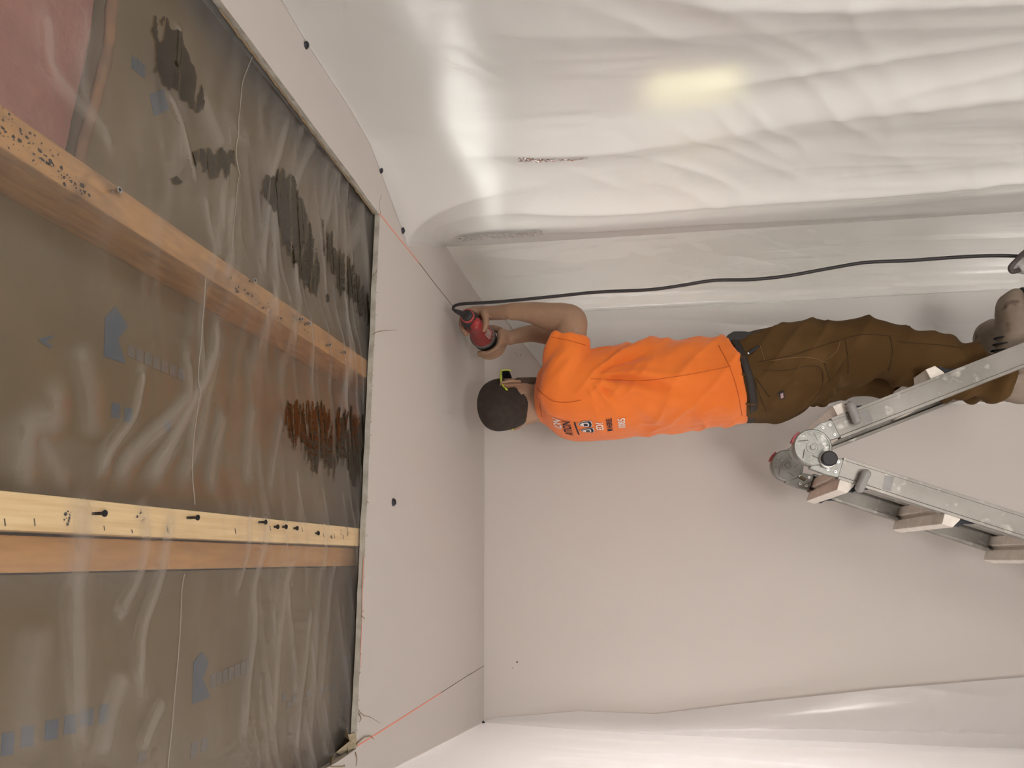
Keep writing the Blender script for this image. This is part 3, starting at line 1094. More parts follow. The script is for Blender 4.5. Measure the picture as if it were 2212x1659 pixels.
# flat ceiling light in the next room; second one added to backlight the sheet
m_, n_, l_ = new_mat('panel_glow')
em = n_.new('ShaderNodeEmission')
em.inputs[0].default_value = (0.96, 1.0, 0.97, 1)
em.inputs[1].default_value = 1.0
l_.new(em.outputs[0], n_['Material Output'].inputs[0])
for cx_, cy_, w_, lab in ((1.75, 1.45, 2.5, 'flat ceiling light glowing faintly through the plastic sheet near the picture edge'), (1.62, 2.38, 6.5, 'added flat light brightening the plastic sheet from behind, near the back wall')):
    cl = empty('ceiling_light', (cx_, cy_, CEIL))
    MB().box((cx_ - 0.30, cy_ - 0.42, CEIL - 0.05), (cx_ + 0.30, cy_ + 0.42, CEIL)).build('housing', 'vent_white', cl, bevel=0.006)
    MB().box((cx_ - 0.28, cy_ - 0.40, CEIL - 0.056), (cx_ + 0.28, cy_ + 0.40, CEIL - 0.049)).build('diffuser', 'panel_glow', cl)
    tag(cl, lab, 'ceiling light', 'ceiling lights of the next room')
    cl_light = area('ceiling_light_beam', (cx_, cy_, CEIL - 0.065), (cx_, cy_, 0), 0.56, w_, (1.0, 0.98, 0.94), 0.80)
    cl_light.parent = cl
    cl_light.matrix_parent_inverse = Matrix.Translation((-cx_, -cy_, -CEIL))
tag(wl, 'yellowish work light glowing blurred through the large plastic sheet', 'work light')
wl_light = area('work_light_beam', (lx - 0.01, ly, lz), (1.0, ly - 0.25, lz), 0.07, 0.5, (1.0, 0.93, 0.6), 0.34)
wl_light.parent = wl
wl_light.matrix_parent_inverse = Matrix.Translation((-lx, -ly, 0))

# ------------------------------------------------------------------ ladder
surf('aluminium', (0.33, 0.31, 0.28), 0.45, 0.4, var=(0.22, 0.205, 0.18), var_scale=7, stretch=(1, 1, 1), spots=(0.50, 0.475, 0.43), spot_scale=28, spot_range=(0.60, 0.75), bump=0.08, bump_scale=90)
surf('aluminium_dusty', (0.86, 0.79, 0.71), 0.55, 0.0, var=(0.74, 0.67, 0.59), var_scale=40)
surf('cast_steel', (0.30, 0.30, 0.28), 0.45, 0.7, var=(0.20, 0.20, 0.18), var_scale=24, spots=(0.50, 0.49, 0.46), spot_scale=60, spot_range=(0.62, 0.75), bump=0.15, bump_scale=120)
surf('red_plastic', (0.30, 0.012, 0.015), 0.4)
surf('rivet', (0.60, 0.58, 0.54), 0.35, 0.8)
surf('grey_plastic', (0.30, 0.29, 0.275), 0.4, var=(0.23, 0.22, 0.21), var_scale=30)
surf('tag_brown', (0.16, 0.11, 0.05), 0.5)

YN, YF = 2.15, 2.58
hinge = at(1755, 967, YN)
lad = empty('folding_ladder', (hinge[0], (YN + YF) / 2, 0.0))
tag(lad, 'scuffed aluminium folding ladder standing open under the man', 'ladder')


class Rail:
    def __init__(self, p0, p1):
        a, b = at(*p0, YN), at(*p1, YN)
        self.c = a
        self.d = (b - a) / np.linalg.norm(b - a)
        self.n = np.array([self.d[2], 0, -self.d[0]])       # in the ladder plane
        if (self.n @ np.array([math.copysign(1, self.d[0]), 0, 0])) < 0:
            self.n = -self.n                                # points outwards
        self.len = (0.03 - a[2]) / self.d[2]

    def pt(self, s, n=0.0, y=0.0):
        return np.array([*(self.c + self.d * s + self.n * n)[:1], y, (self.c + self.d * s + self.n * n)[2]])

    def s_at_px(self, px, py):
        q = at(px, py, YN) - self.c
        return float(q @ self.d)


RR = Rail((1806, 925), (2212, 766))
RL = Rail((1817, 1011), (2212, 1137))
prof = [(-0.030, 0), (-0.023, 0), (-0.0215, 0.0022), (0.0215, 0.0022), (0.023, 0), (0.030, 0), (0.030, 0.032), (0.022, 0.032), (0.022, 0.029), (0.0265, 0.029), (0.0265, 0.005), (-0.0265, 0.005), (-0.0265, 0.029), (-0.022, 0.029), (-0.022, 0.032), (-0.030, 0.032)]
for rail in (RR, RL):
    for y0, sg in ((YN, 1), (YF, -1)):
        m = MB()
        m.loft([[rail.pt(s, n, y0 + sg * y) for n, y in prof] for s in (0.0, rail.len - 0.03)])
        m.build('rail', 'aluminium', lad, bevel=0.0007)
        m = MB()
        m.loft([[rail.pt(s, n * g, y0 + sg * (0.016 + y)) for n, y in ((-0.036, -0.02), (0.036, -0.02), (0.036, 0.02), (-0.036, 0.02))] for s, g in ((rail.len - 0.06, 0.95), (rail.len - 0.012, 1.0))])
        m.build('foot', 'black_rubber', lad, bevel=0.004)
rung_prof = [(-0.020, -0.016), (-0.020, 0.012), (-0.009, 0.015), (-0.009, 0.024), (-0.020, 0.027), (-0.020, 0.058), (0.006, 0.058), (0.018, 0.034), (0.020, -0.016)]
SOLE = 0.876
sL = [RL.s_at_px(1838, 1020), RL.s_at_px(2066, 1092)]
sL.append(2 * sL[1] - sL[0])
sL += [sL[2] + (sL[1] - sL[0]) * k for k in (1, 2)]
sR = [RR.s_at_px(1836, 912), RR.s_at_px(2040, 834)]
sR3 = (SOLE - 0.020 - RR.c[2]) / RR.d[2]
sR.append(sR3)
sR += [sR3 + 0.30, sR3 + 0.60]
for rail, ss in ((RL, sL), (RR, sR)):
    for k, s in enumerate(ss):
        if s > rail.len - 0.08:
            continue
        m = MB()
        m.loft([[rail.pt(s + a, n, y) for a, n in rung_prof] for y in (YN + 0.004, YF - 0.004)])
        rg = m.build('rung', 'aluminium_dusty', lad, bevel=0.0018)
        for y0, sg in ((YN + 0.010, 1), (YF - 0.010, -1)):
            m = MB()
            m.loft([[rail.pt(s + a, n, y) for a, n in ((-0.010, 0.029), (-0.010, 0.053), (0.020, 0.052), (0.030, 0.040), (0.056, 0.0305))] for y in (y0, y0 + sg * 0.018)])
            m.build('end_bracket', 'black_plastic', rg, bevel=0.002)

# hinges
for y0, sg, nm in ((YN, 1, 'near'), (YF, -1, 'far')):
    hc = np.array([hinge[0], y0 + sg * 0.012, hinge[2]])
    hg = MB().disc(hc, (0, 1, 0), 0.0495, 0.036, 40, 0.003).build('hinge', 'cast_steel', lad, auto=0.7)
    yf = y0 + sg * (-0.007) if sg > 0 else y0 - 0.031
    for r0, r1 in ((0.0465, 0.0430), (0.0165, 0.0125)):
        u = [np.array([math.cos(t), 0, math.sin(t)]) for t in np.linspace(0, 2 * math.pi, 36, endpoint=False)]
        c = np.array([hc[0], hc[1] - 0.018, hc[2]])
        m = MB()
        m.loft([[c + r0 * v for v in u], [c + r0 * v + np.array([0, -0.0025, 0]) for v in u], [c + r1 * v + np.array([0, -0.0025, 0]) for v in u], [c + r1 * v for v in u]], cap=False)
        m.build('hinge_ring', 'cast_steel', hg)
    c = np.array([hc[0], hc[1] - 0.0185, hc[2]])
    MB().disc(c, (0, 1, 0), 0.0075, 0.006, 18, 0.001).build('hinge_pin', 'cast_steel', hg)
    for k in range(5):
        t = 0.5 + k * 2 * math.pi / 5
        a, b = np.array([math.cos(t), 0, math.sin(t)]), np.array([math.cos(t + 0.62), 0, math.sin(t + 0.62)])
        MB().tube([c + a * 0.022, c + b * 0.040], 0.0011, 5).build('rib', 'cast_steel', hg)
    # plates riveted to the rails
    for rail, s0 in ((RR, -0.075), (RL, -0.070)):
        pin = (hc - rail.c)
        P0 = [(0.002, -0.0255), (0.002, 0.0255), (-0.030, 0.028), (-0.075, 0.016 if rail is RR else 0.026), (-0.060, -0.020), (-0.030, -0.022)]
        m = MB()
        m.prism([rail.pt(s, n, y0 + sg * 0.0035) for s, n in P0], (0, sg * 0.024, 0))
        pl = m.build('hinge_plate', 'cast_steel', lad, bevel=0.0015)
        for s, n in ((-0.010, 0.014), (-0.010, -0.014), (-0.030, 0.014), (-0.036, -0.008)):
            yy = y0 + 0.0035 if sg > 0 else y0 - 0.0275
            q = rail.pt(s, n, yy - 0.0008)
            MB().disc(q, (0, 1, 0), 0.0046, 0.003, 14, 0.0008).build('rivet', 'rivet', pl)
            MB().disc(q + np.array([0, -0.0017, 0]), (0, 1, 0), 0.0016, 0.0008, 10).build('rivet_hole', 'black_plastic', pl)
    # red release lever on the rim
    m = MB()
    for t0, t1 in ((0.62, 1.28),):
        tt = np.linspace(t0, t1, 12)
        rot = 0.0
        rings = [[hc + np.array([math.cos(t - rot) * r, yy, math.sin(t - rot) * r]) for r, yy in ((0.047, -0.013), (0.055, -0.013), (0.055, 0.013), (0.047, 0.013))] for t in tt]
        m.loft(rings)
    m.build('release_lever', 'red_plastic', hg)
# black lock button on the near hinge, and its pale collar
q = at(1787, 994, YN)
MB().disc((q[0], YN - 0.008, q[2]), (0, 1, 0), 0.0225, 0.016, 30, 0.002).build('button_collar', 'rivet', lad)
MB().disc((q[0] + 0.001, YN - 0.022, q[2]), (0, 1, 0), 0.0200, 0.024, 30, 0.003).build('lock_button', 'black_rubber', lad)
q = at(1730, 1036, YF)
MB().prism([q + np.array([dx, -0.034, dz]) for dx, dz in ((-0.008, -0.004), (-0.002, -0.012), (0.009, 0.004), (0.003, 0.012))], (0, 0.004, 0)).build('latch', 'tag_brown', lad)
# lock knobs (capsules on the outer face)
for (p0, p1) in (((1838, 876), (1850, 907)), ((1871, 1023), (1857, 1055))):
    a, b = at(*p0, YN - 0.022), at(*p1, YN - 0.022)
    m = MB()
    pts, rad = [], []
    L = np.linalg.norm(b - a)
    d = (b - a) / L
    for t in np.linspace(-1, 1, 15):
        e = t
        pts.append((a + b) / 2 + d * (L / 2 * t + 0.012 * t))
        w = max(0.0, abs(t) * (L / 2 + 0.012) - L / 2) / 0.012
        rad.append(0.0128 * math.sqrt(max(0.03, 1 - w * w)) * (1 - 0.10 * (1 - t * t)))
    m.tube(pts, rad, 16)
    kn = m.build('lock_knob', 'grey_plastic', lad, smooth_=True)
    c = (a + b) / 2
    MB().tube([(c[0], YN - 0.02, c[2]), (c[0], YN + 0.01, c[2])], 0.006, 12).build('knob_stem', 'rivet', kn)
    MB().tube([(a[0], YN - 0.02, a[2]), (a[0], YN + 0.02, a[2])], 0.007, 12).build('knob_stem', 'black_plastic', kn)
# scuff stickers on the rails
for rail, s, c in ((RR, 0.085, (1)), (RL, 0.120, (1))):
    P0 = [(s - 0.012, -0.018), (s - 0.010, 0.020), (s + 0.012, 0.018), (s + 0.010, -0.020)]
    m = MB()
    m.prism([rail.pt(a, n, YN + 0.0018) for a, n in P0], (0, 0.001, 0))
    m.build('worn_sticker', 'grey_plastic', lad)

# ------------------------------------------------------------------ power tool
surf('tool_red', (0.34, 0.030, 0.030), 0.55, var=(0.26, 0.06, 0.055), var_scale=25, spots=(0.32, 0.22, 0.20), spot_scale=60, spot_range=(0.66, 0.8))
surf('tool_grey', (0.10, 0.09, 0.085), 0.5, var=(0.17, 0.15, 0.14), var_scale=60)
surf('vent_pale', (0.62, 0.55, 0.50), 0.6)
TX, TZ = 0.742, ZC + 0.545


def ring_y(y, r, n=24, rz=None, x=TX, z=TZ):
    rz = r if rz is None else rz
    return [np.array([x + r * math.cos(t), y, z + rz * math.sin(t)]) for t in np.linspace(0, 2 * math.pi, n, endpoint=False)]


tool = empty('oscillating_tool', (TX, 2.36, TZ))
tag(tool, 'dusty red and black corded power tool in the man\'s hands at the ceiling', 'power tool')
body_t = MB().loft([ring_y(2.300, 0.022), ring_y(2.304, 0.0265), ring_y(2.34, 0.0285), ring_y(2.385, 0.029), ring_y(2.415, 0.033), ring_y(2.445, 0.0385), ring_y(2.460, 0.0400)]).build('body', 'tool_red', tool, auto=0.9)
MB().loft([ring_y(2.2395, 0.0195), ring_y(2.241, 0.0225), ring_y(2.250, 0.0225)]).build('tail_band', 'tool_red', tool, auto=0.8)
MB().loft([ring_y(2.234, 0.012), ring_y(2.236, 0.0175), ring_y(2.242, 0.0190)]).build('tail_boot', 'black_rubber', tool, auto=0.8)
MB().loft([ring_y(2.248, 0.0210), ring_y(2.252, 0.0255), ring_y(2.275, 0.0285), ring_y(2.300, 0.0285), ring_y(2.304, 0.025)]).build('tail_cap', 'black_rubber', tool, auto=0.8)
# red housing slung under the tail
MB().loft([ring_y(2.250, 0.004, z=TZ - 0.024, x=TX - 0.018), ring_y(2.254, 0.013, z=TZ - 0.024, x=TX - 0.018), ring_y(2.268, 0.020, z=TZ - 0.021, x=TX - 0.018), ring_y(2.33, 0.022, z=TZ - 0.014, x=TX - 0.014), ring_y(2.36, 0.020, z=TZ - 0.006, x=TX - 0.006)]).build('tail_housing', 'tool_red', tool, auto=0.8)
MB().loft([ring_y(2.458, 0.0405), ring_y(2.461, 0.0430), ring_y(2.474, 0.0435), ring_y(2.478, 0.041)]).build('guard_ring', 'tool_grey', tool, auto=0.8)
MB().loft([ring_y(2.478, 0.0425), ring_y(2.515, 0.0415), ring_y(2.540, 0.034), ring_y(2.556, 0.016)]).build('gear_head', 'black_rubber', tool, auto=0.8)
MB().tube([(TX, 2.55, TZ), (TX, 2.565, TZ)], 0.010, 14).build('blade_clamp', 'screw_steel', tool)
MB().prism([(TX - 0.012, 2.558, TZ - 0.002), (TX + 0.012, 2.558, TZ - 0.002), (TX + 0.016, 2.625, TZ - 0.012), (TX - 0.016, 2.625, TZ - 0.012)], (0, 0, 0.0015)).build('blade', 'screw_steel', tool)
for k in range(5):
    t = -2.15 + k * 0.16
    p = lambda y, r: np.array([TX + r * math.cos(t), y, TZ + r * math.sin(t)])
    MB().tube([p(2.395, 0.0305), p(2.436, 0.0368)], 0.0017, 6).build('vent_slot', 'vent_pale', body_t)
for k in range(2):
    t = -2.0 + k * 0.32
    MB().ball((TX + 0.039 * math.cos(t), 2.450, TZ + 0.039 * math.sin(t)), (0.005, 0.006, 0.005), 10, 6).build('bolt_head', 'tool_grey', body_t, smooth_=True)

# power cord: strain relief, bend, then hangs down to the floor
cord_px = [(1006, 681, 2.242), (994, 676, 2.215), (985, 672, 2.195), (979, 667, 2.18), (982, 661, 2.165), (995, 657, 2.15), (1022, 655, 2.14), (1060, 653, 2.135), (1120, 648, 2.13), (1200, 640, 2.13), (1290, 631, 2.13), (1400, 626, 2.13), (1470, 617, 2.13), (1540, 606, 2.13), (1620, 604, 2.13), (1700, 596, 2.13), (1790, 580, 2.13), (1870, 567, 2.13), (1960, 563, 2.13), (2060, 556, 2.13), (2120, 553, 2.13), (2190, 553, 2.13), (2300, 560, 2.13), (2500, 575, 2.13)]
pts = [at(*q) for q in cord_px]
low = pts[-1]
pts += [np.array([low[0] + 0.01, 2.10, 0.35]), np.array([low[0] + 0.02, 2.05, 0.06]), np.array([low[0] + 0.06, 1.95, 0.012]), np.array([low[0] - 0.2, 1.6, 0.008]), np.array([low[0] - 0.35, 1.1, 0.008])]
cord = MB().tube(spline(pts, 240), 0.0048, 10).build('power_cord', 'black_rubber', None, smooth_=True)
tag(cord, 'black power cord hanging from the tool down past the man', 'cord')
sr = [at(*q) for q in cord_px[:3]]
MB().tube(spline(sr, 10), np.linspace(0.0105, 0.0065, 10), 12).build('strain_relief', 'black_rubber', tool, smooth_=True)
# thick loop and pale wrapped bundle where the cord leaves the picture
surf('pale_wrap', (0.50, 0.49, 0.47), 0.6, var=(0.30, 0.30, 0.29), var_scale=40, bump=0.4, bump_scale=40)
surf('loop_rubber', (0.06, 0.045, 0.042), 0.5)
lp = [at(*q) for q in ((2290, 520, 2.09), (2240, 530, 2.09), (2212, 546, 2.09), (2196, 562, 2.09), (2183, 577, 2.095), (2186, 586, 2.10), (2196, 585, 2.11), (2225, 575, 2.12), (2290, 560, 2.12))]
bundle = MB()
c = at(2222, 572, 2.115)
bundle.ball(c, (0.026, 0.022, 0.034), 18, 14)
for i, v in enumerate(bundle.v):
    n = np.array(v) - c
    k = 1 + 0.28 * perlin(v[0] * 60, v[1] * 60, v[2] * 60)
    bundle.v[i] = tuple(c + n * k)
b_o = bundle.build('wrapped_connector', 'pale_wrap', cord, smooth_=True)
MB().tube(spline(lp, 60), 0.0062, 12).build('cord_loop', 'loop_rubber', cord, smooth_=True)

# ------------------------------------------------------------------ the man
surf('skin', (0.37, 0.22, 0.135), 0.6, var=(0.31, 0.185, 0.12), var_scale=14, spots=(0.36, 0.25, 0.185), spot_scale=40, spot_range=(0.60, 0.8), bump=0.08, bump_scale=160)
surf('hair', (0.024, 0.015, 0.010), 0.85, var=(0.042, 0.027, 0.020), var_scale=50, bump=0.5, bump_scale=500)
surf('stubble', (0.10, 0.062, 0.045), 0.9, var=(0.05, 0.032, 0.025), var_scale=90, bump=0.4, bump_scale=400)
surf('shirt_orange', (0.86, 0.205, 0.032), 0.85, var=(0.78, 0.175, 0.028), var_scale=6, bump=0.06, bump_scale=600, sheen=0.2, spec=0.2)
surf('canvas_brown', (0.082, 0.042, 0.012), 0.85, var=(0.118, 0.064, 0.022), var_scale=5, var_range=(0.45, 0.75), spots=(0.17, 0.11, 0.055), spot_scale=9, spot_range=(0.66, 0.85), bump=0.12, bump_scale=420, spec=0.2)
surf('seam_dark', (0.045, 0.022, 0.008), 0.9)
surf('seam_light', (0.20, 0.115, 0.045), 0.9)
surf('belt_leather', (0.020, 0.014, 0.011), 0.7)
surf('boot_leather', (0.20, 0.145, 0.10), 0.75, var=(0.30, 0.24, 0.19), var_scale=12, spots=(0.10, 0.065, 0.045), spot_scale=22, spot_range=(0.58, 0.7), bump=0.2, bump_scale=60)
surf('boot_rubber', (0.045, 0.048, 0.05), 0.7)
surf('lime_frame', (0.50, 0.60, 0.06), 0.4)
surf('dark_lens', (0.012, 0.012, 0.016), 0.08)
surf('pouch_black', (0.030, 0.028, 0.028), 0.75, bump=0.3, bump_scale=120)
surf('ink_navy', (0.012, 0.012, 0.03), 0.8)
surf('ink_white', (0.80, 0.70, 0.64), 0.8)
surf('steel_bright', (0.7, 0.7, 0.7), 0.25, 0.9)

PSI = 0.14          # the chest points slightly away from the camera
dg = bpy.context.evaluated_depsgraph_get


def remesh(m, voxel, smooth_it=6, smooth_f=0.5):
    me = m.mesh('tmp')
    bm = bmesh.new()
    bm.from_mesh(me)
    bmesh.ops.recalc_face_normals(bm, faces=bm.faces)
    bm.to_mesh(me)
    bm.free()
    o = bpy.data.objects.new('tmp', me)
    COL.objects.link(o)
    r = o.modifiers.new('r', 'REMESH')
    r.mode = 'VOXEL'
    r.voxel_size = voxel
    if smooth_it:
        s = o.modifiers.new('s', 'SMOOTH')
        s.iterations = smooth_it
        s.factor = smooth_f
    d = dg()
    d.update()
    out = bpy.data.meshes.new_from_object(o.evaluated_get(d))
    bpy.data.objects.remove(o, do_unlink=True)
    return out


def vcoords(me):
    a = np.empty(len(me.vertices) * 3)
    me.vertices.foreach_get('co', a)
    return a.reshape(-1, 3)


def vnormals(me):
    a = np.empty(len(me.vertices) * 3)
    me.vertices.foreach_get('normal', a)
    return a.reshape(-1, 3)


def set_co(me, co):
    me.vertices.foreach_set('co', co.reshape(-1))
    me.update()


def body_ring(px_front, px_back, b, Yc, n=36, power=2.4, psi=PSI):
    """ring seen edge-on between two picture points, b = half width across the shoulders"""
    pf, pb = at(*px_front, Yc), at(*px_back, Yc)
    c = (pf + pb) / 2
    e = np.linalg.norm(pf - pb) / 2
    u = (pf - pb) / (2 * e)
    a = math.sqrt(max(e * e - (b * math.sin(psi)) ** 2, (0.5 * e) ** 2)) / math.cos(psi)
    F = u * math.cos(psi) + np.array([0, 1, 0]) * math.sin(psi)
    S = np.array([0, -1, 0]) * math.cos(psi) + u * math.sin(psi)
    out = []
    for t in np.linspace(0, 2 * math.pi, n, endpoint=False):
        cc, ss = math.cos(t), math.sin(t)
        out.append(c + F * a * math.copysign(abs(cc) ** (2 / power), cc) + S * b * math.copysign(abs(ss) ** (2 / power), ss))
    return out


def limb(m, chain, n=20, dens=6, flat=1.0):
    """chain of (px, py, Y, r) or points; smooth tube with rounded ends"""
    P = np.array([[*at(q[0], q[1], q[2]), q[3]] for q in chain])
    S = spline(P, dens * (len(P) - 1) + 1)
    a, b = S[0], S[-1]
    d0 = (S[1, :3] - S[0, :3]) / np.linalg.norm(S[1, :3] - S[0, :3])
    d1 = (S[-1, :3] - S[-2, :3]) / np.linalg.norm(S[-1, :3] - S[-2, :3])
    pts = [a[:3] - d0 * a[3] * 0.8] + [s[:3] for s in S] + [b[:3] + d1 * b[3] * 0.8]
    rad = [a[3] * 0.5] + [s[3] for s in S] + [b[3] * 0.5]
    return m.tube(pts, rad, n)


def chain3(m, pts, rad, n=12, dens=5):
    S = spline(np.hstack([np.array(pts, float), np.array(rad, float)[:, None]]), dens * (len(pts) - 1) + 1)
    d1 = (S[-1, :3] - S[-2, :3]) / np.linalg.norm(S[-1, :3] - S[-2, :3])
    P = [s[:3] for s in S] + [S[-1, :3] + d1 * S[-1, 3] * 0.6]
    R = [s[3] for s in S] + [S[-1, 3] * 0.55]
    return m.tube(P, R, n)


YC = 2.40
man = empty('person', (0.59, 2.38, SOLE))
tag(man, 'man in orange t-shirt and brown work trousers holding a tool to the ceiling', 'person')

# ---- skin: head, neck, arms and hands on one continuous body
HC = at(1106, 869, YC)                       # head centre
HS = 0.945
yaw, pit = 0.80, 0.16
hf = np.array([math.cos(yaw) * math.cos(pit), math.sin(yaw) * math.cos(pit), math.sin(pit)])
hs = np.array([math.sin(yaw), -math.cos(yaw), 0.0])   # his right
hk = np.cross(hs, hf)


def hp(f, s, k):
    return HC + HS * (hf * f + hs * s + hk * k)


SK = [(-0.118, 0.058, 0.020, 0.020), (-0.110, 0.052, 0.040, 0.037), (-0.092, 0.036, 0.060, 0.052), (-0.062, 0.016, 0.080, 0.062), (-0.030, 0.004, 0.092, 0.069), (0.0, -0.002, 0.098, 0.074),
      (0.030, -0.005, 0.101, 0.077), (0.060, -0.007, 0.097, 0.075), (0.084, -0.008, 0.084, 0.066), (0.101, -0.009, 0.062, 0.050), (0.112, -0.009, 0.034, 0.028), (0.1155, -0.009, 0.010, 0.008)]


def skull_ring(k, fc, fh, sh, g=1.0, n=40):
    out = []
    for t in np.linspace(0, 2 * math.pi, n, endpoint=False):
        c, s = math.cos(t), math.sin(t)
        pw = 2.2
        out.append(hp(fc + g * fh * math.copysign(abs(c) ** (2 / pw), c), g * sh * math.copysign(abs(s) ** (2 / pw), s), k * (g if k > 0 else 1.0)))
    return out


SKs = spline([np.array(q) for q in SK], 46)
bm_body = MB()
bm_body.loft([skull_ring(*q) for q in SKs])
bm_body.ball(hp(0.098, 0, -0.018), 0.013, 12, 8)                       # nose
bm_body.loft([[hp(0.085 + 0.016 * t, 0.011 * math.cos(a) * (0.5 + 0.5 * t), 0.028 - 0.045 * t + 0.010 * math.sin(a)) for a in np.linspace(0, 6.28, 10, endpoint=False)] for t in (0, 0.5, 1.0)])
bm_body.ball(hp(0.088, 0, -0.062), (0.010, 0.018, 0.008), 12, 8, np.array([hf, hs, hk]).T)    # mouth
bm_body.ball(hp(0.086, 0, 0.030), (0.012, 0.045, 0.010), 14, 8, np.array([hf, hs, hk]).T)     # brow
for sg in (-1, 1):
    ed = -hf * math.cos(0.75) + hs * sg * math.sin(0.75)        # the ear stands out backwards
    en = np.cross(ed, hk)
    eb = hp(0.004, sg * 0.073, -0.004)
    ep = lambda a_, b_: eb + HS * (ed * a_ + hk * b_)
    chain3(bm_body, [ep(-0.002, 0.010), ep(0.008, 0.027), ep(0.022, 0.031), ep(0.033, 0.018), ep(0.033, -0.002), ep(0.024, -0.018), ep(0.012, -0.031), ep(0.0, -0.027)], [0.0045, 0.0050, 0.0052, 0.0052, 0.0050, 0.0048, 0.0058, 0.0050], 10)
    bm_body.ball(ep(0.013, -0.002), (0.016, 0.0042, 0.026), 14, 10, np.array([ed, en, hk]).T)
    bm_body.ball(ep(0.006, -0.006), (0.006, 0.006, 0.008), 10, 8, np.array([ed, en, hk]).T)
# neck and the trunk inside the clothes
limb(bm_body, [(1098, 882, YC, 0.060), (1128, 880, YC, 0.058), (1160, 871, YC, 0.060), (1195, 862, YC, 0.072)])
limb(bm_body, [(1195, 862, YC, 0.075), (1300, 855, YC, 0.095), (1440, 838, YC, 0.090), (1600, 825, YC, 0.085), (1680, 815, YC, 0.080)])
limb(bm_body, [(1215, 855, YC, 0.055), (1218, 850, 2.30, 0.055), (1222, 845, 2.25, 0.052), (1230, 780, 2.25, 0.050), (1234, 722, 2.255, 0.047), (1236, 694, 2.26, 0.046), (1218, 686, 2.263, 0.045), (1190, 684, 2.267, 0.0435), (1150, 676, 2.277, 0.035), (1120, 673, 2.285, 0.0285), (1102, 673, 2.292, 0.0275)])
limb(bm_body, [(1215, 855, YC, 0.055), (1220, 845, 2.50, 0.052), (1224, 838, 2.55, 0.050), (1236, 780, 2.56, 0.046), (1240, 725, 2.553, 0.042), (1215, 722, 2.548, 0.040), (1185, 722, 2.54, 0.037), (1150, 720, 2.533, 0.031), (1112, 727, 2.525, 0.026), (1098, 731, 2.52, 0.0255)])
limb(bm_body, [(1680, 810, 2.36, 0.070), (1780, 765, 2.30, 0.062), (1880, 745, 2.295, 0.050), (1990, 785, 2.295, 0.045), (2110, 810, 2.29, 0.038), (2180, 818, 2.29, 0.035)])
limb(bm_body, [(1680, 810, 2.42, 0.070), (1780, 790, 2.46, 0.060), (1880, 790, 2.475, 0.045), (1990, 805, 2.48, 0.042), (2090, 818, 2.48, 0.036), (2140, 822, 2.48, 0.035)])
# right hand: palm on the wall side of the tool, fingers over the top, thumb below
tc = lambda y, ang, r: np.array([TX + r * math.cos(ang), y, TZ + r * math.sin(ang)])
w0 = at(1102, 673, 2.292)
pal = [w0, (w0 + tc(2.348, -0.7, 0.050)) / 2, tc(2.352, -0.50, 0.048), tc(2.354, 0.05, 0.045), tc(2.354, 0.42, 0.043)]


def palm(m, pts, hw, th, spread):
    """flattened loft; spread = direction across the knuckles"""
    rings = []
    P = spline(np.hstack([np.array(pts), np.array(hw)[:, None], np.array(th)[:, None]]), 17)
    for i, q in enumerate(P):
        d = P[min(i + 1, 16), :3] - P[max(i - 1, 0), :3]
        d /= np.linalg.norm(d)
        s = spread - d * (spread @ d)
        s /= np.linalg.norm(s)
        nn = np.cross(d, s)
        rings.append([q[:3] + s * q[3] * math.copysign(abs(math.cos(t)) ** 0.8, math.cos(t)) + nn * q[4] * math.copysign(abs(math.sin(t)) ** 0.8, math.sin(t)) for t in np.linspace(0, 2 * math.pi, 18, endpoint=False)])
    m.loft(rings)


palm(bm_body, pal, [0.026, 0.031, 0.040, 0.043, 0.040], [0.024, 0.021, 0.018, 0.016, 0.013], np.array([0, 1.0, 0]))
for k, (y, ln, r) in enumerate(((2.320, 1.95, 0.0098), (2.342, 2.15, 0.0102), (2.365, 2.05, 0.0096), (2.386, 1.75, 0.0086))):
    a0 = 0.25
    an = [a0, a0 + 0.18 * ln, a0 + 0.42 * ln, a0 + 0.70 * ln, a0 + ln]
    rr = [0.046, 0.0455, 0.0425, 0.0400, 0.0385]
    chain3(bm_body, [tc(y + 0.003 * j * (1.5 - k), a, q) for j, (a, q) in enumerate(zip(an, rr))], [r * 1.1, r * 1.1, r, r * 0.95, r * 0.86])
chain3(bm_body, [tc(2.326, -0.75, 0.050), tc(2.310, -1.0, 0.047), tc(2.308, -1.45, 0.046), tc(2.312, -1.9, 0.046), tc(2.316, -2.2, 0.046)], [0.014, 0.013, 0.0115, 0.0105, 0.009])
# left hand: cups the gear head from below
w1 = at(1098, 731, 2.52)
pal = [w1, (w1 + tc(2.530, -1.2, 0.062)) / 2, tc(2.530, -1.25, 0.060), tc(2.530, -1.75, 0.057), tc(2.530, -2.15, 0.055)]
palm(bm_body, pal, [0.024, 0.029, 0.037, 0.040, 0.038], [0.023, 0.020, 0.017, 0.015, 0.012], np.array([0, 1.0, 0]))
for k, (y, ln, r) in enumerate(((2.562, 1.50, 0.0092), (2.541, 1.75, 0.0098), (2.519, 1.70, 0.0094), (2.499, 1.40, 0.0084))):
    a0 = -1.95
    an = [a0, a0 - 0.18 * ln, a0 - 0.42 * ln, a0 - 0.70 * ln, a0 - ln]
    rr = [0.057, 0.0565, 0.0540, 0.0525, 0.0515]
    chain3(bm_body, [tc(y, a, q) for a, q in zip(an, rr)], [r * 1.1, r * 1.1, r, r * 0.95, r * 0.86])
chain3(bm_body, [tc(2.535, -0.95, 0.060), tc(2.552, -0.6, 0.057), tc(2.556, -0.2, 0.055), tc(2.556, 0.2, 0.053), tc(2.552, 0.5, 0.0515)], [0.014, 0.013, 0.0115, 0.0105, 0.009])
me = remesh(bm_body, 0.0036, 3, 0.5)
body_o = link('body', me, 'skin', man, smooth_=True)
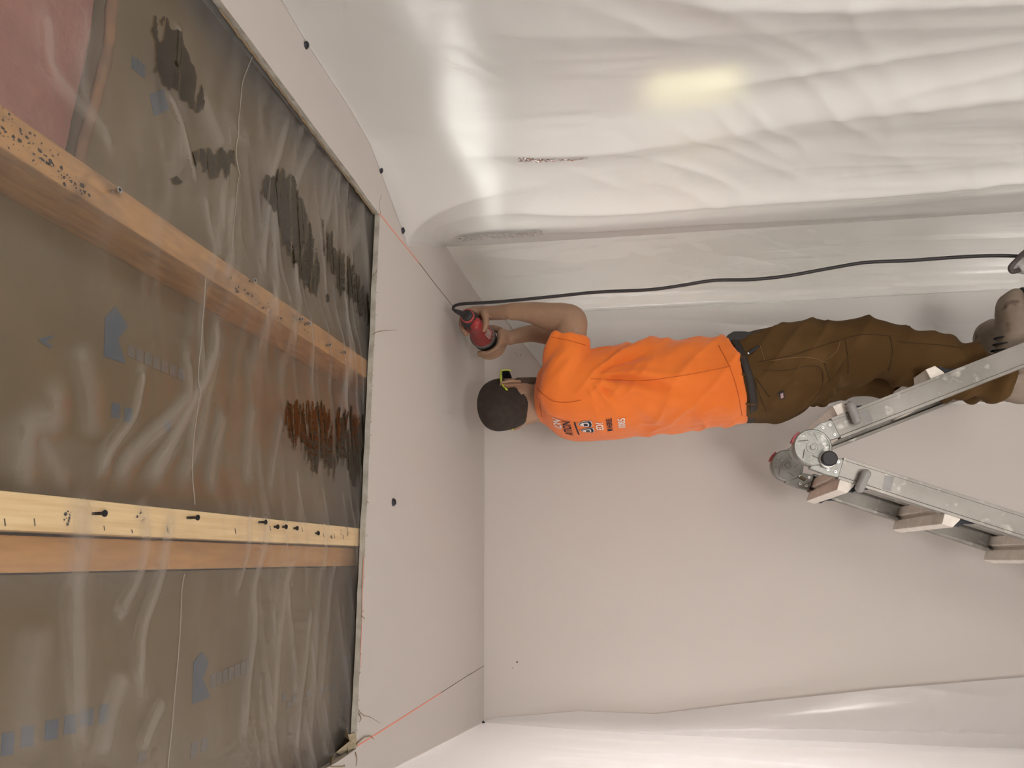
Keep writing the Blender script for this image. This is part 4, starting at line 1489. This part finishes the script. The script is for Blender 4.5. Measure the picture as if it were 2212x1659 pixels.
bpy.context.view_layer.update()


def bvh_of(me):
    co = vcoords(me)
    return BVHTree.FromPolygons([tuple(c) for c in co], [tuple(p.vertices) for p in me.polygons])


# hair: close crop over the crown and nape; short beard on the jaw
def head_shell(test, g, name, mat):
    rings = [skull_ring(*q, g=g, n=120) for q in spline([np.array(q) for q in SK], 150)]
    m = MB().loft(rings)
    co = np.array(m.v)
    loc = (co - HC) / HS
    f, s, k = loc @ hf, loc @ hs, loc @ hk
    keep = test(f, s, k)
    faces = [fc for fc in m.f if all(keep[i] for i in fc)]
    used = sorted({i for fc in faces for i in fc})
    ix = {i: j for j, i in enumerate(used)}
    mm = MB()
    mm.add([co[i] for i in used], [tuple(ix[i] for i in fc) for fc in faces])
    o = mm.build(name, mat, man, smooth_=True)
    sd = o.modifiers.new('thick', 'SOLIDIFY')
    sd.thickness = 0.003
    sd.offset = -1
    return o


nz = lambda f, s, k: 0.004 * perlin(f * 60, s * 60, k * 60)
head_shell(lambda f, s, k: (k + nz(f, s, k) > -0.008 + 0.62 * f - 0.012 * (np.abs(s) < 0.058) * (f < 0)) & ~((((f + 0.004) / 0.020) ** 2 + ((k + 0.004) / 0.032) ** 2 < 1) & (np.abs(s) > 0.05)), 1.035, 'hair', 'hair')
head_shell(lambda f, s, k: (k + nz(f, s, k) < -0.022 - 0.15 * (f - 0.05)) & (f > 0.006) & ~((np.abs(s) < 0.02) & (f > 0.07) & (k > -0.055)), 1.02, 'beard', 'stubble')
# safety glasses
m = MB()
for sg in (-1, 1):
    m.tube(spline([hp(-0.030, sg * 0.082, 0.018), hp(0.0, sg * 0.086, 0.026), hp(0.05, sg * 0.086, 0.027), hp(0.090, sg * 0.078, 0.026)], 14), [0.0028] * 4 + [0.0035] * 10, 8)
    m.tube([hp(-0.030, sg * 0.082, 0.018), hp(-0.046, sg * 0.079, 0.008)], [0.003, 0.0035], 8)
m.tube(spline([hp(0.090, -0.078, 0.026), hp(0.110, -0.045, 0.029), hp(0.116, 0, 0.028), hp(0.110, 0.045, 0.029), hp(0.090, 0.078, 0.026)], 24), 0.0038, 8)
m.tube(spline([hp(0.090, 0.078, 0.026), hp(0.089, 0.078, 0.006), hp(0.092, 0.072, -0.008)], 10), 0.0028, 8)
gl = m.build('safety_glasses', 'lime_frame', man, smooth_=True)
gl['label'] = 'lime green safety glasses frame'
for sg in (-1, 1):
    n = 12
    G = np.zeros((n, 8, 3))
    for i in range(n):
        for j in range(8):
            u, v = i / (n - 1), j / 7
            s = sg * (0.008 + 0.070 * u)
            G[i, j] = hp(0.114 - 0.024 * u ** 2, s, 0.026 - 0.036 * v * (1 - 0.25 * u))
    lo = link('lens', grid_sheet(G), 'dark_lens', gl, smooth_=True)
    sd = lo.modifiers.new('thick', 'SOLIDIFY')
    sd.thickness = 0.002

# ---- shirt
sh = MB()
TOR = [(1158, 838, 1163, 908, 0.066), (1166, 826, 1174, 913, 0.098), (1178, 812, 1188, 924, 0.150), (1196, 800, 1204, 934, 0.190), (1228, 790, 1232, 942, 0.208), (1270, 779, 1272, 943, 0.208), (1330, 762, 1332, 941, 0.196),
       (1395, 750, 1400, 930, 0.186), (1460, 746, 1470, 924, 0.182), (1515, 744, 1540, 919, 0.182), (1545, 741, 1585, 913, 0.184), (1560, 739, 1613, 906, 0.186)]
TS = spline(np.array(TOR, float), 60)
sh.loft([body_ring((q[0], q[1]), (q[2], q[3]), q[4], YC) for q in TS])


def sleeve(m, chain, n=24):
    P = np.array([[*at(q[0], q[1], q[2]), q[3], q[4]] for q in chain])
    S = spline(P, 24)
    rings = []
    for i, q in enumerate(S):
        d = S[min(i + 1, 23), :3] - S[max(i - 1, 0), :3]
        d /= np.linalg.norm(d)
        s = np.array([0, -1.0, 0])
        s = s - d * (s @ d)
        s /= np.linalg.norm(s)
        w = np.cross(d, s)
        rings.append([q[:3] + w * q[3] * math.cos(t) + s * q[4] * math.sin(t) for t in np.linspace(0, 2 * math.pi, n, endpoint=False)])
    m.loft(rings)


sleeve(sh, [(1212, 872, 2.30, 0.060, 0.060), (1212, 850, 2.265, 0.068, 0.066), (1216, 815, 2.25, 0.069, 0.068), (1222, 775, 2.25, 0.065, 0.066), (1228, 731, 2.252, 0.0625, 0.064)])
sleeve(sh, [(1215, 868, 2.50, 0.060, 0.060), (1215, 845, 2.54, 0.068, 0.062), (1222, 805, 2.555, 0.066, 0.064), (1230, 770, 2.56, 0.062, 0.062), (1234, 742, 2.558, 0.060, 0.062)])
me = remesh(sh, 0.0052, 5, 0.5)
co, no = vcoords(me), vnormals(me)
A = at(1268, 822, 2.24)                                   # armpit: the folds fan out from here
dx, dz = co[:, 0] - A[0], co[:, 2] - A[2]
rr = np.hypot(dx, dz)
th = np.arctan2(dx, -dz)                                  # 0 = straight down
near = smooth(2.47, 2.34, co[:, 1])
fan = smooth(1.35, 0.9, np.abs(th + 0.30)) * smooth(0.02, 0.09, rr) * smooth(0.55, 0.12, rr)
warp = 0.10 * perlin(co[:, 0] * 9, co[:, 2] * 7, 2.0)
fold = np.sin((th + warp) * 13.0) + 0.55 * np.sin((th + warp) * 23.0 + 1.0)
disp = 0.0095 * fold * fan * near
# soft hanging folds lower down and across the back, and creases on the sleeve
disp += 0.0080 * perlin(co[:, 0] * 9 + co[:, 2] * 6, co[:, 2] * 3.0, co[:, 1] * 7) * smooth(2.40, 2.1, co[:, 2])
disp += 0.0070 * ridge(perlin((co[:, 0] * 0.9 + co[:, 2] * 1.1) * 11, co[:, 1] * 6, 5.0)) * smooth(2.36, 2.2, co[:, 2])
B = at(1265, 815, 2.24)
sl = smooth(at(1200, 830, 2.24)[0] - 0.02, at(1200, 800, 2.24)[0] + 0.03, co[:, 0]) * (co[:, 2] > B[2] - 0.01)
disp += 0.0035 * np.sin((co[:, 0] * 0.75 + co[:, 2] * 1.0) * 95 + 2.5 * perlin(co[:, 0] * 12, co[:, 2] * 12, 1.0)) * sl * smooth(0.0, 0.14, rr) * smooth(-0.01, 0.05, co[:, 2] - B[2] - 0.02)
disp += 0.0022 * perlin(co[:, 0] * 24, co[:, 1] * 24, co[:, 2] * 24)
bc = at(1270, 858, YC)
fb = (co - bc) @ np.array([math.cos(PSI), math.sin(PSI), 0.0])
disp *= 1 - 0.85 * smooth(-0.045, -0.075, fb) * smooth(at(1400, 900, YC)[2], at(1365, 900, YC)[2], co[:, 2])   # the printed panel lies flat
set_co(me, co + no * disp[:, None])
shirt = link('t_shirt', me, 'shirt_orange', man, smooth_=True)
shirt['label'] = 'bright orange short sleeved t-shirt with printed back'
bv_shirt = bvh_of(me)


def cast(bv, px, py, off=0.001):
    d = Vector(ray(px, py)).normalized()
    hit, nrm, _, _ = bv.ray_cast(Vector(EYE), d)
    if hit is None:
        return None
    if nrm.dot(d) > 0:
        nrm = -nrm
    return np.array(hit + nrm * off)


def seam(bv, pts, r, mat, parent, name='seam', n=60, off=0.0009):
    P = [cast(bv, *q, off) for q in spline(pts, n)]
    P = [p for p in P if p is not None]
    if len(P) < 3:
        return
    P = [P[0]] + [(P[i - 1] + P[i] + P[i + 1]) / 3 for i in range(1, len(P) - 1)] + [P[-1]]
    MB().tube(P, r, 6).build(name, mat, parent, smooth_=True)


surf('shirt_seam', (0.50, 0.105, 0.018), 0.9)
seam(bv_shirt, [(1160, 838), (1172, 850), (1195, 866), (1225, 869), (1256, 864)], 0.0011, 'shirt_seam', shirt)
seam(bv_shirt, [(1192, 728), (1230, 736), (1266, 746)], 0.0009, 'shirt_seam', shirt)
seam(bv_shirt, [(1276, 818), (1380, 822), (1470, 812), (1560, 795), (1580, 790)], 0.0008, 'shirt_seam', shirt)
seam(bv_shirt, [(1552, 746), (1575, 790), (1592, 840), (1603, 898)], 0.0009, 'shirt_seam', shirt)
seam(bv_shirt, [(1164, 846), (1166, 870), (1172, 900)], 0.0016, 'shirt_seam', shirt, 'collar')

# printing on the back
FB = None
c0 = cast(bv_shirt, 1230, 914, 0.0)
Fdir = np.array([math.cos(PSI), math.sin(PSI), 0.0])
Sdir = np.array([math.sin(PSI), -math.cos(PSI), 0.0])     # reader's right = his right
Udir = at(1200, 870, YC) - at(1500, 845, YC)
Udir /= np.linalg.norm(Udir)
lat0 = float((c0 - EYE) @ Sdir)


def project_back(P):
    """push points of a flat print (lateral, height along the back) onto the shirt"""
    out = []
    for lat, org in P:
        o_ = org + Sdir * (lat - float((org - EYE) @ Sdir)) - Fdir * 0.5
        hit, nrm, _, _ = bv_shirt.ray_cast(Vector(o_), Vector(Fdir))
        out.append(None if hit is None else np.array(hit) - Fdir * 0.0028)
    return out


def print_text(body, px_x, size, mat, right=0.0, squeeze=1.0):
    cu = bpy.data.curves.new('t', 'FONT')
    cu.body = body
    cu.size = size
    cu.align_x = 'RIGHT'
    cu.resolution_u = 3
    cu.offset = 0.0006
    to = bpy.data.objects.new('t', cu)
    COL.objects.link(to)
    d = dg()
    d.update()
    me = bpy.data.meshes.new_from_object(to.evaluated_get(d))
    bpy.data.objects.remove(to, do_unlink=True)
    bm = bmesh.new()
    bm.from_mesh(me)
    bmesh.ops.triangulate(bm, faces=bm.faces)
    for _ in range(4):
        es = [e for e in bm.edges if e.calc_length() > 0.0035]
        if es:
            bmesh.ops.subdivide_edges(bm, edges=es, cuts=1)
            bmesh.ops.triangulate(bm, faces=bm.faces)
    base = at(px_x, 905, YC)
    pts = [(lat0 + right + v.co.x * squeeze, base + Udir * v.co.y) for v in bm.verts]
    res = project_back(pts)
    for v, q in zip(list(bm.verts), res):
        if q is not None:
            v.co = q
    bad = [v for v, q in zip(list(bm.verts), res) if q is None]
    bmesh.ops.delete(bm, geom=bad, context='VERTS')
    bm.to_mesh(me)
    bm.free()
    o = bpy.data.objects.new('printed_lettering', me)
    COL.objects.link(o)
    me.materials.append(MATS[mat])
    o.parent = shirt
    o.matrix_parent_inverse = shirt.matrix_world.inverted()


bpy.context.view_layer.update()
print_text('ION', 1219, 0.036, 'ink_white', 0.016)
print_text('ATION', 1239, 0.036, 'ink_navy', 0.016)
print_text('ED?', 1306, 0.030, 'ink_white', 0.010)
print_text('M HERE.', 1325, 0.023, 'ink_navy', 0.026)
print_text('0085', 1352, 0.030, 'ink_white', 0.022)


def print_poly(poly, mat, name):
    """poly: (picture x along the back, metres across) points"""
    P = project_back([(lat0 + a, at(x, 905, YC)) for x, a in poly])
    if any(p is None for p in P):
        return
    m = MB()
    m.add(P + [sum(P) / len(P) - Fdir * 0.0006], [(i, (i + 1) % len(P), len(P)) for i in range(len(P))])
    m.build(name, mat, shirt)


print_poly([(1247 + 0.10 * 30 * t, 0.012 - 0.10 * t) for t in np.linspace(0, 1, 10)] + [(1250 + 0.10 * 30 * t, 0.012 - 0.10 * t) for t in np.linspace(1, 0, 10)], 'ink_navy', 'printed_bar')
for cx_, off in ((1270, 0.0), (1272, -0.045)):
    sh_poly = lambda g: [(cx_ + 14 * g * a, off + 0.019 * g * b) for a, b in ((-1, 0), (-0.7, 0.45), (-0.2, 0.8), (0.4, 0.95), (0.8, 0.9), (0.95, 0.0), (0.8, -0.9), (0.4, -0.95), (-0.2, -0.8), (-0.7, -0.45))]
    print_poly(sh_poly(1.12), 'ink_white', 'printed_shield')
    print_poly([(x, a) for x, a in sh_poly(1.0)], 'ink_navy', 'printed_shield')
    print_poly([(x - 1.5, a) for x, a in sh_poly(0.72)], 'ink_white', 'printed_shield')
    print_poly([(cx_ + 1 + 4 * a, off + 0.007 * b) for a, b in ((-1, -1), (-1, 1), (1, 1), (1, -1))], 'ink_navy', 'printed_shield')
# each layer of the shield print sits a hair above the one before
lay = [o for o in bpy.data.objects if o.name.startswith('printed_shield')]
for i, o in enumerate(lay):
    o.location = Vector(-Fdir * 0.0006 * (i % 4))

# ---- trousers
tr = MB()
PEL = [(1560, 756, 1600, 896, 0.158), (1585, 748, 1622, 903, 0.166), (1615, 738, 1645, 904, 0.172), (1650, 724, 1675, 902, 0.178), (1690, 712, 1705, 897, 0.180), (1735, 704, 1735, 886, 0.176), (1765, 706, 1760, 868, 0.150)]
tr.loft([body_ring((q[0], q[1]), (q[2], q[3]), q[4], YC - 0.01) for q in spline(np.array(PEL, float), 36)])


def leg(m, tab, n=28):
    P = np.array([[*at(x, (f + b) / 2, Y), np.linalg.norm(at(x, f, Y) - at(x, b, Y)) / 2, d] for x, f, b, Y, d in tab])
    S = spline(P, 12 * (len(P) - 1) + 1)
    rings = []
    K = len(S) - 1
    for i, q in enumerate(S):
        d = S[min(i + 1, K), :3] - S[max(i - 1, 0), :3]
        d /= np.linalg.norm(d)
        s = np.array([0, -1.0, 0])
        s = s - d * (s @ d)
        s /= np.linalg.norm(s)
        w = np.cross(s, d)
        rings.append([q[:3] + w * q[3] * math.cos(t) + s * q[4] * math.sin(t) for t in np.linspace(0, 2 * math.pi, n, endpoint=False)])
    m.loft(rings)


leg(tr, [(1690, 716, 880, 2.335, 0.085), (1740, 704, 872, 2.315, 0.094), (1790, 696, 842, 2.305, 0.092), (1835, 691, 822, 2.30, 0.086), (1880, 690, 814, 2.297, 0.082), (1925, 708, 815, 2.297, 0.078), (1975, 718, 835, 2.297, 0.078), (2030, 724, 850, 2.296, 0.078), (2075, 737, 860, 2.295, 0.076), (2110, 748, 862, 2.293, 0.072), (2145, 762, 866, 2.29, 0.068), (2185, 790, 868, 2.29, 0.062)])
leg(tr, [(1690, 720, 885, 2.44, 0.085), (1745, 716, 878, 2.46, 0.092), (1800, 716, 858, 2.475, 0.088), (1860, 722, 853, 2.48, 0.080), (1920, 728, 856, 2.48, 0.076), (1990, 735, 857, 2.48, 0.074), (2050, 748, 860, 2.48, 0.072), (2100, 762, 866, 2.48, 0.068), (2145, 785, 867, 2.48, 0.062)])
me = remesh(tr, 0.0062, 5, 0.5)
co, no = vcoords(me), vnormals(me)
zr = co[:, 2] - SOLE
disp = 0.0065 * perlin(co[:, 0] * 8, co[:, 1] * 8, co[:, 2] * 6) + 0.006 * ridge(perlin(co[:, 0] * 13 + co[:, 2] * 5, co[:, 1] * 6, co[:, 2] * 5)) * smooth(-0.1, 0.3, perlin(co[:, 0] * 4, co[:, 1] * 4, co[:, 2] * 4 + 7)) + 0.002 * perlin(co[:, 0] * 22, co[:, 1] * 22, co[:, 2] * 18)
stack = smooth(0.30, 0.16, zr)
disp += 0.011 * stack * np.sin(zr * 78 + 30 * (co[:, 0] - 0.55) + 2.0 * perlin(co[:, 0] * 10, co[:, 1] * 10, 1.0))
# creases behind the knee and under the seat
K1 = at(1790, 830, 2.25)
rk = np.hypot(co[:, 0] - K1[0], co[:, 2] - K1[2])
thk = np.arctan2(co[:, 0] - K1[0], -(co[:, 2] - K1[2]))
disp += 0.0040 * np.sin(thk * 7 + 1.5 * perlin(co[:, 0] * 8, co[:, 2] * 8, 3.0)) * smooth(0.22, 0.05, rk) * smooth(0.0, 0.05, rk)
disp += 0.011 * ridge(perlin((co[:, 2] * 1.0 + co[:, 0] * 0.8) * 9, co[:, 1] * 3, 8.0)) * smooth(0.95, 0.6, zr) * smooth(0.15, 0.4, zr)
set_co(me, co + no * disp[:, None])
trous = link('work_trousers', me, 'canvas_brown', man, smooth_=True)
trous['label'] = 'brown canvas work trousers'
bv_tr = bvh_of(me)
for pts, r, mt in [([(1638, 782), (1700, 770), (1760, 752), (1830, 730), (1870, 722), (1925, 726)], 0.0011, 'seam_dark'),
                   ([(1825, 734), (1830, 760), (1832, 790), (1832, 808)], 0.0010, 'seam_dark'),
                   ([(1815, 738), (1806, 760), (1780, 780)], 0.0010, 'seam_light'),
                   ([(1660, 780), (1720, 772), (1760, 774), (1782, 784)], 0.0009, 'seam_light'),
                   ([(1780, 784), (1788, 806), (1792, 822)], 0.0012, 'seam_dark'),
                   ([(1922, 726), (1928, 760), (1920, 800)], 0.0010, 'seam_dark'),
                   ([(1640, 742), (1648, 766), (1652, 780)], 0.0010, 'seam_light'),
                   ([(1937, 738), (1990, 742), (2040, 746), (2080, 752)], 0.0009, 'seam_dark'),
                   ([(1630, 820), (1640, 850), (1655, 890)], 0.0009, 'seam_dark'),
                   ([(1632, 815), (1648, 838), (1662, 858)], 0.0014, 'seam_dark'),
                   ([(1650, 800), (1700, 800), (1750, 790), (1776, 800), (1774, 840), (1750, 870)], 0.0008, 'seam_dark')]:
    seam(bv_tr, pts, r, mt, trous)
# small woven label on the back pocket
surf('label_black', (0.02, 0.015, 0.02), 0.7)
surf('label_mark', (0.50, 0.32, 0.32), 0.7)


def patch(bv, quad, mat, parent, name, off):
    G = np.zeros((5, 5, 3))
    q = np.array(quad, float)
    for i in range(5):
        for j in range(5):
            u, v = i / 4, j / 4
            p = (1 - u) * (1 - v) * q[0] + u * (1 - v) * q[1] + u * v * q[2] + (1 - u) * v * q[3]
            G[i, j] = cast(bv, *p, off)
    o = link(name, grid_sheet(G), mat, parent)
    sd = o.modifiers.new('thick', 'SOLIDIFY')
    sd.thickness = 0.0008
    return o


lb = patch(bv_tr, [(1680, 847), (1692, 843), (1696, 859), (1684, 862)], 'label_black', trous, 'pocket_label', 0.0015)
patch(bv_tr, [(1684, 849), (1690, 847), (1692, 857), (1686, 859)], 'label_mark', lb, 'woven_mark', 0.0032)
# belt
rg = [body_ring((1566 + d, 746 - 0.0 * d), (1617 + d, 905), 0.1735, YC - 0.01) for d in (0, 1.5, 14, 15.5)]
gg = [1.0, 1.012, 1.012, 1.0]
m = MB()
rings = []
for r, g in zip(rg, gg):
    c = sum(r) / len(r)
    rings.append([c + (p - c) * g for p in r])
m.loft(rings)
m.build('belt', 'belt_leather', man, smooth_=True)
for x0, y0 in ((1597, 808), (1588, 772), (1612, 868)):
    P = [cast(bv_tr, x0 + t * 22, y0 + t * 1.5, 0.0055) for t in np.linspace(0, 1, 8)]
    if all(p_ is not None for p_ in P):
        MB().tube(P, 0.0042, 6).build('belt_loop', 'canvas_brown', trous, smooth_=True)
# black tool pouch clipped at the front, and a pen in the pocket
m = MB()
pp = [(1562, 744), (1572, 727), (1585, 719), (1610, 719), (1630, 722), (1640, 717), (1647, 719), (1647, 727), (1636, 731), (1612, 738), (1590, 742), (1575, 746)]
m.prism([at(x, y - 4, 2.26) for x, y in pp], (0, 0.09, 0))
m.build('tool_pouch', 'pouch_black', man, bevel=0.004)
a, b = at(1617, 763, 2.222), at(1640, 749, 2.228)
m = MB().tube(spline([a, (a + b) / 2, b], 8), 0.0052, 10)
pen = m.build('pocket_pen', 'black_plastic', man, smooth_=True)
MB().ball(a, 0.0045, 10, 8).build('pen_tip', 'steel_bright', pen, smooth_=True)


# ---- boots
def boot(Y, heel_px, toe_px, sole_z, name, lift=0.0):
    hx, tx = at(*heel_px, Y)[0], at(*toe_px, Y)[0]
    L = tx - hx
    yv = PSI * 0.5
    prof_ = [(0.0, 0.045, 0.075, 0.028), (0.03, 0.02, 0.115, 0.036), (0.12, 0.02, 0.150, 0.041), (0.28, 0.02, 0.150, 0.042), (0.42, 0.02, 0.122, 0.043), (0.56, 0.02, 0.104, 0.047), (0.70, 0.02, 0.097, 0.051), (0.84, 0.02, 0.093, 0.050), (0.94, 0.024, 0.078, 0.040), (0.985, 0.03, 0.058, 0.026), (1.0, 0.036, 0.048, 0.014)]
    rings = []
    for s, zb, zt, w in spline(np.array(prof_), 40):
        c = np.array([hx + L * s, Y + (s - 0.3) * L * math.tan(yv), sole_z + (zb + zt) / 2])
        h = (zt - zb) / 2
        rings.append([c + np.array([0, w * math.copysign(abs(math.cos(t)) ** 0.8, math.cos(t)), h * math.copysign(abs(math.sin(t)) ** 0.85, math.sin(t))]) for t in np.linspace(0, 2 * math.pi, 24, endpoint=False)])
    m = MB().loft(rings)
    ax = hx + 0.24 * L
    m.tube([(ax, Y, sole_z + 0.06), (ax, Y, sole_z + 0.12), (ax - 0.004, Y, sole_z + 0.19)], [0.055, 0.054, 0.052], 20)
    me = remesh(m, 0.005, 4)
    co, no = vcoords(me), vnormals(me)
    set_co(me, co + no * (0.0022 * perlin(co[:, 0] * 26, co[:, 1] * 26, co[:, 2] * 26))[:, None])
    bo = link('boot', me, 'boot_leather', man, smooth_=True)
    sp = []
    for s, w in [(0.0, 0.022), (0.03, 0.034), (0.12, 0.043), (0.3, 0.042), (0.45, 0.042), (0.58, 0.048), (0.72, 0.053), (0.86, 0.052), (0.95, 0.042), (0.99, 0.026), (1.012, 0.010)]:
        sp.append((s, w))
    up = [np.array([hx + L * s, Y + (s - 0.3) * L * math.tan(yv) - w, sole_z]) for s, w in sp]
    dn = [np.array([hx + L * s, Y + (s - 0.3) * L * math.tan(yv) + w, sole_z]) for s, w in sp[::-1]]
    MB().prism(up + dn, (0, 0, 0.027)).build('sole', 'boot_rubber', bo, bevel=0.002)
    # laces up the tongue
    for k in range(4):
        s = 0.40 + 0.055 * k
        zt = float(np.interp(s, [p[0] for p in prof_], [p[2] for p in prof_])) + sole_z + 0.003
        yc = Y + (s - 0.3) * L * math.tan(yv)
        MB().tube(spline([(hx + L * s - 0.004, yc - 0.034, zt - 0.018), (hx + L * s, yc - 0.014, zt + 0.001), (hx + L * s + 0.004, yc + 0.014, zt + 0.001), (hx + L * s + 0.008, yc + 0.034, zt - 0.018)], 12), 0.0028, 8).build('lace', 'black_rubber', bo, smooth_=True)
    return bo


ZR = at(2248, 740, 2.29)[2]
ZL = at(2190, 780, 2.48)[2]
boot(2.29, (2235, 870), (2205, 622), ZR, 'right')
boot(2.48, (2170, 867), (2130, 690), ZL, 'left')
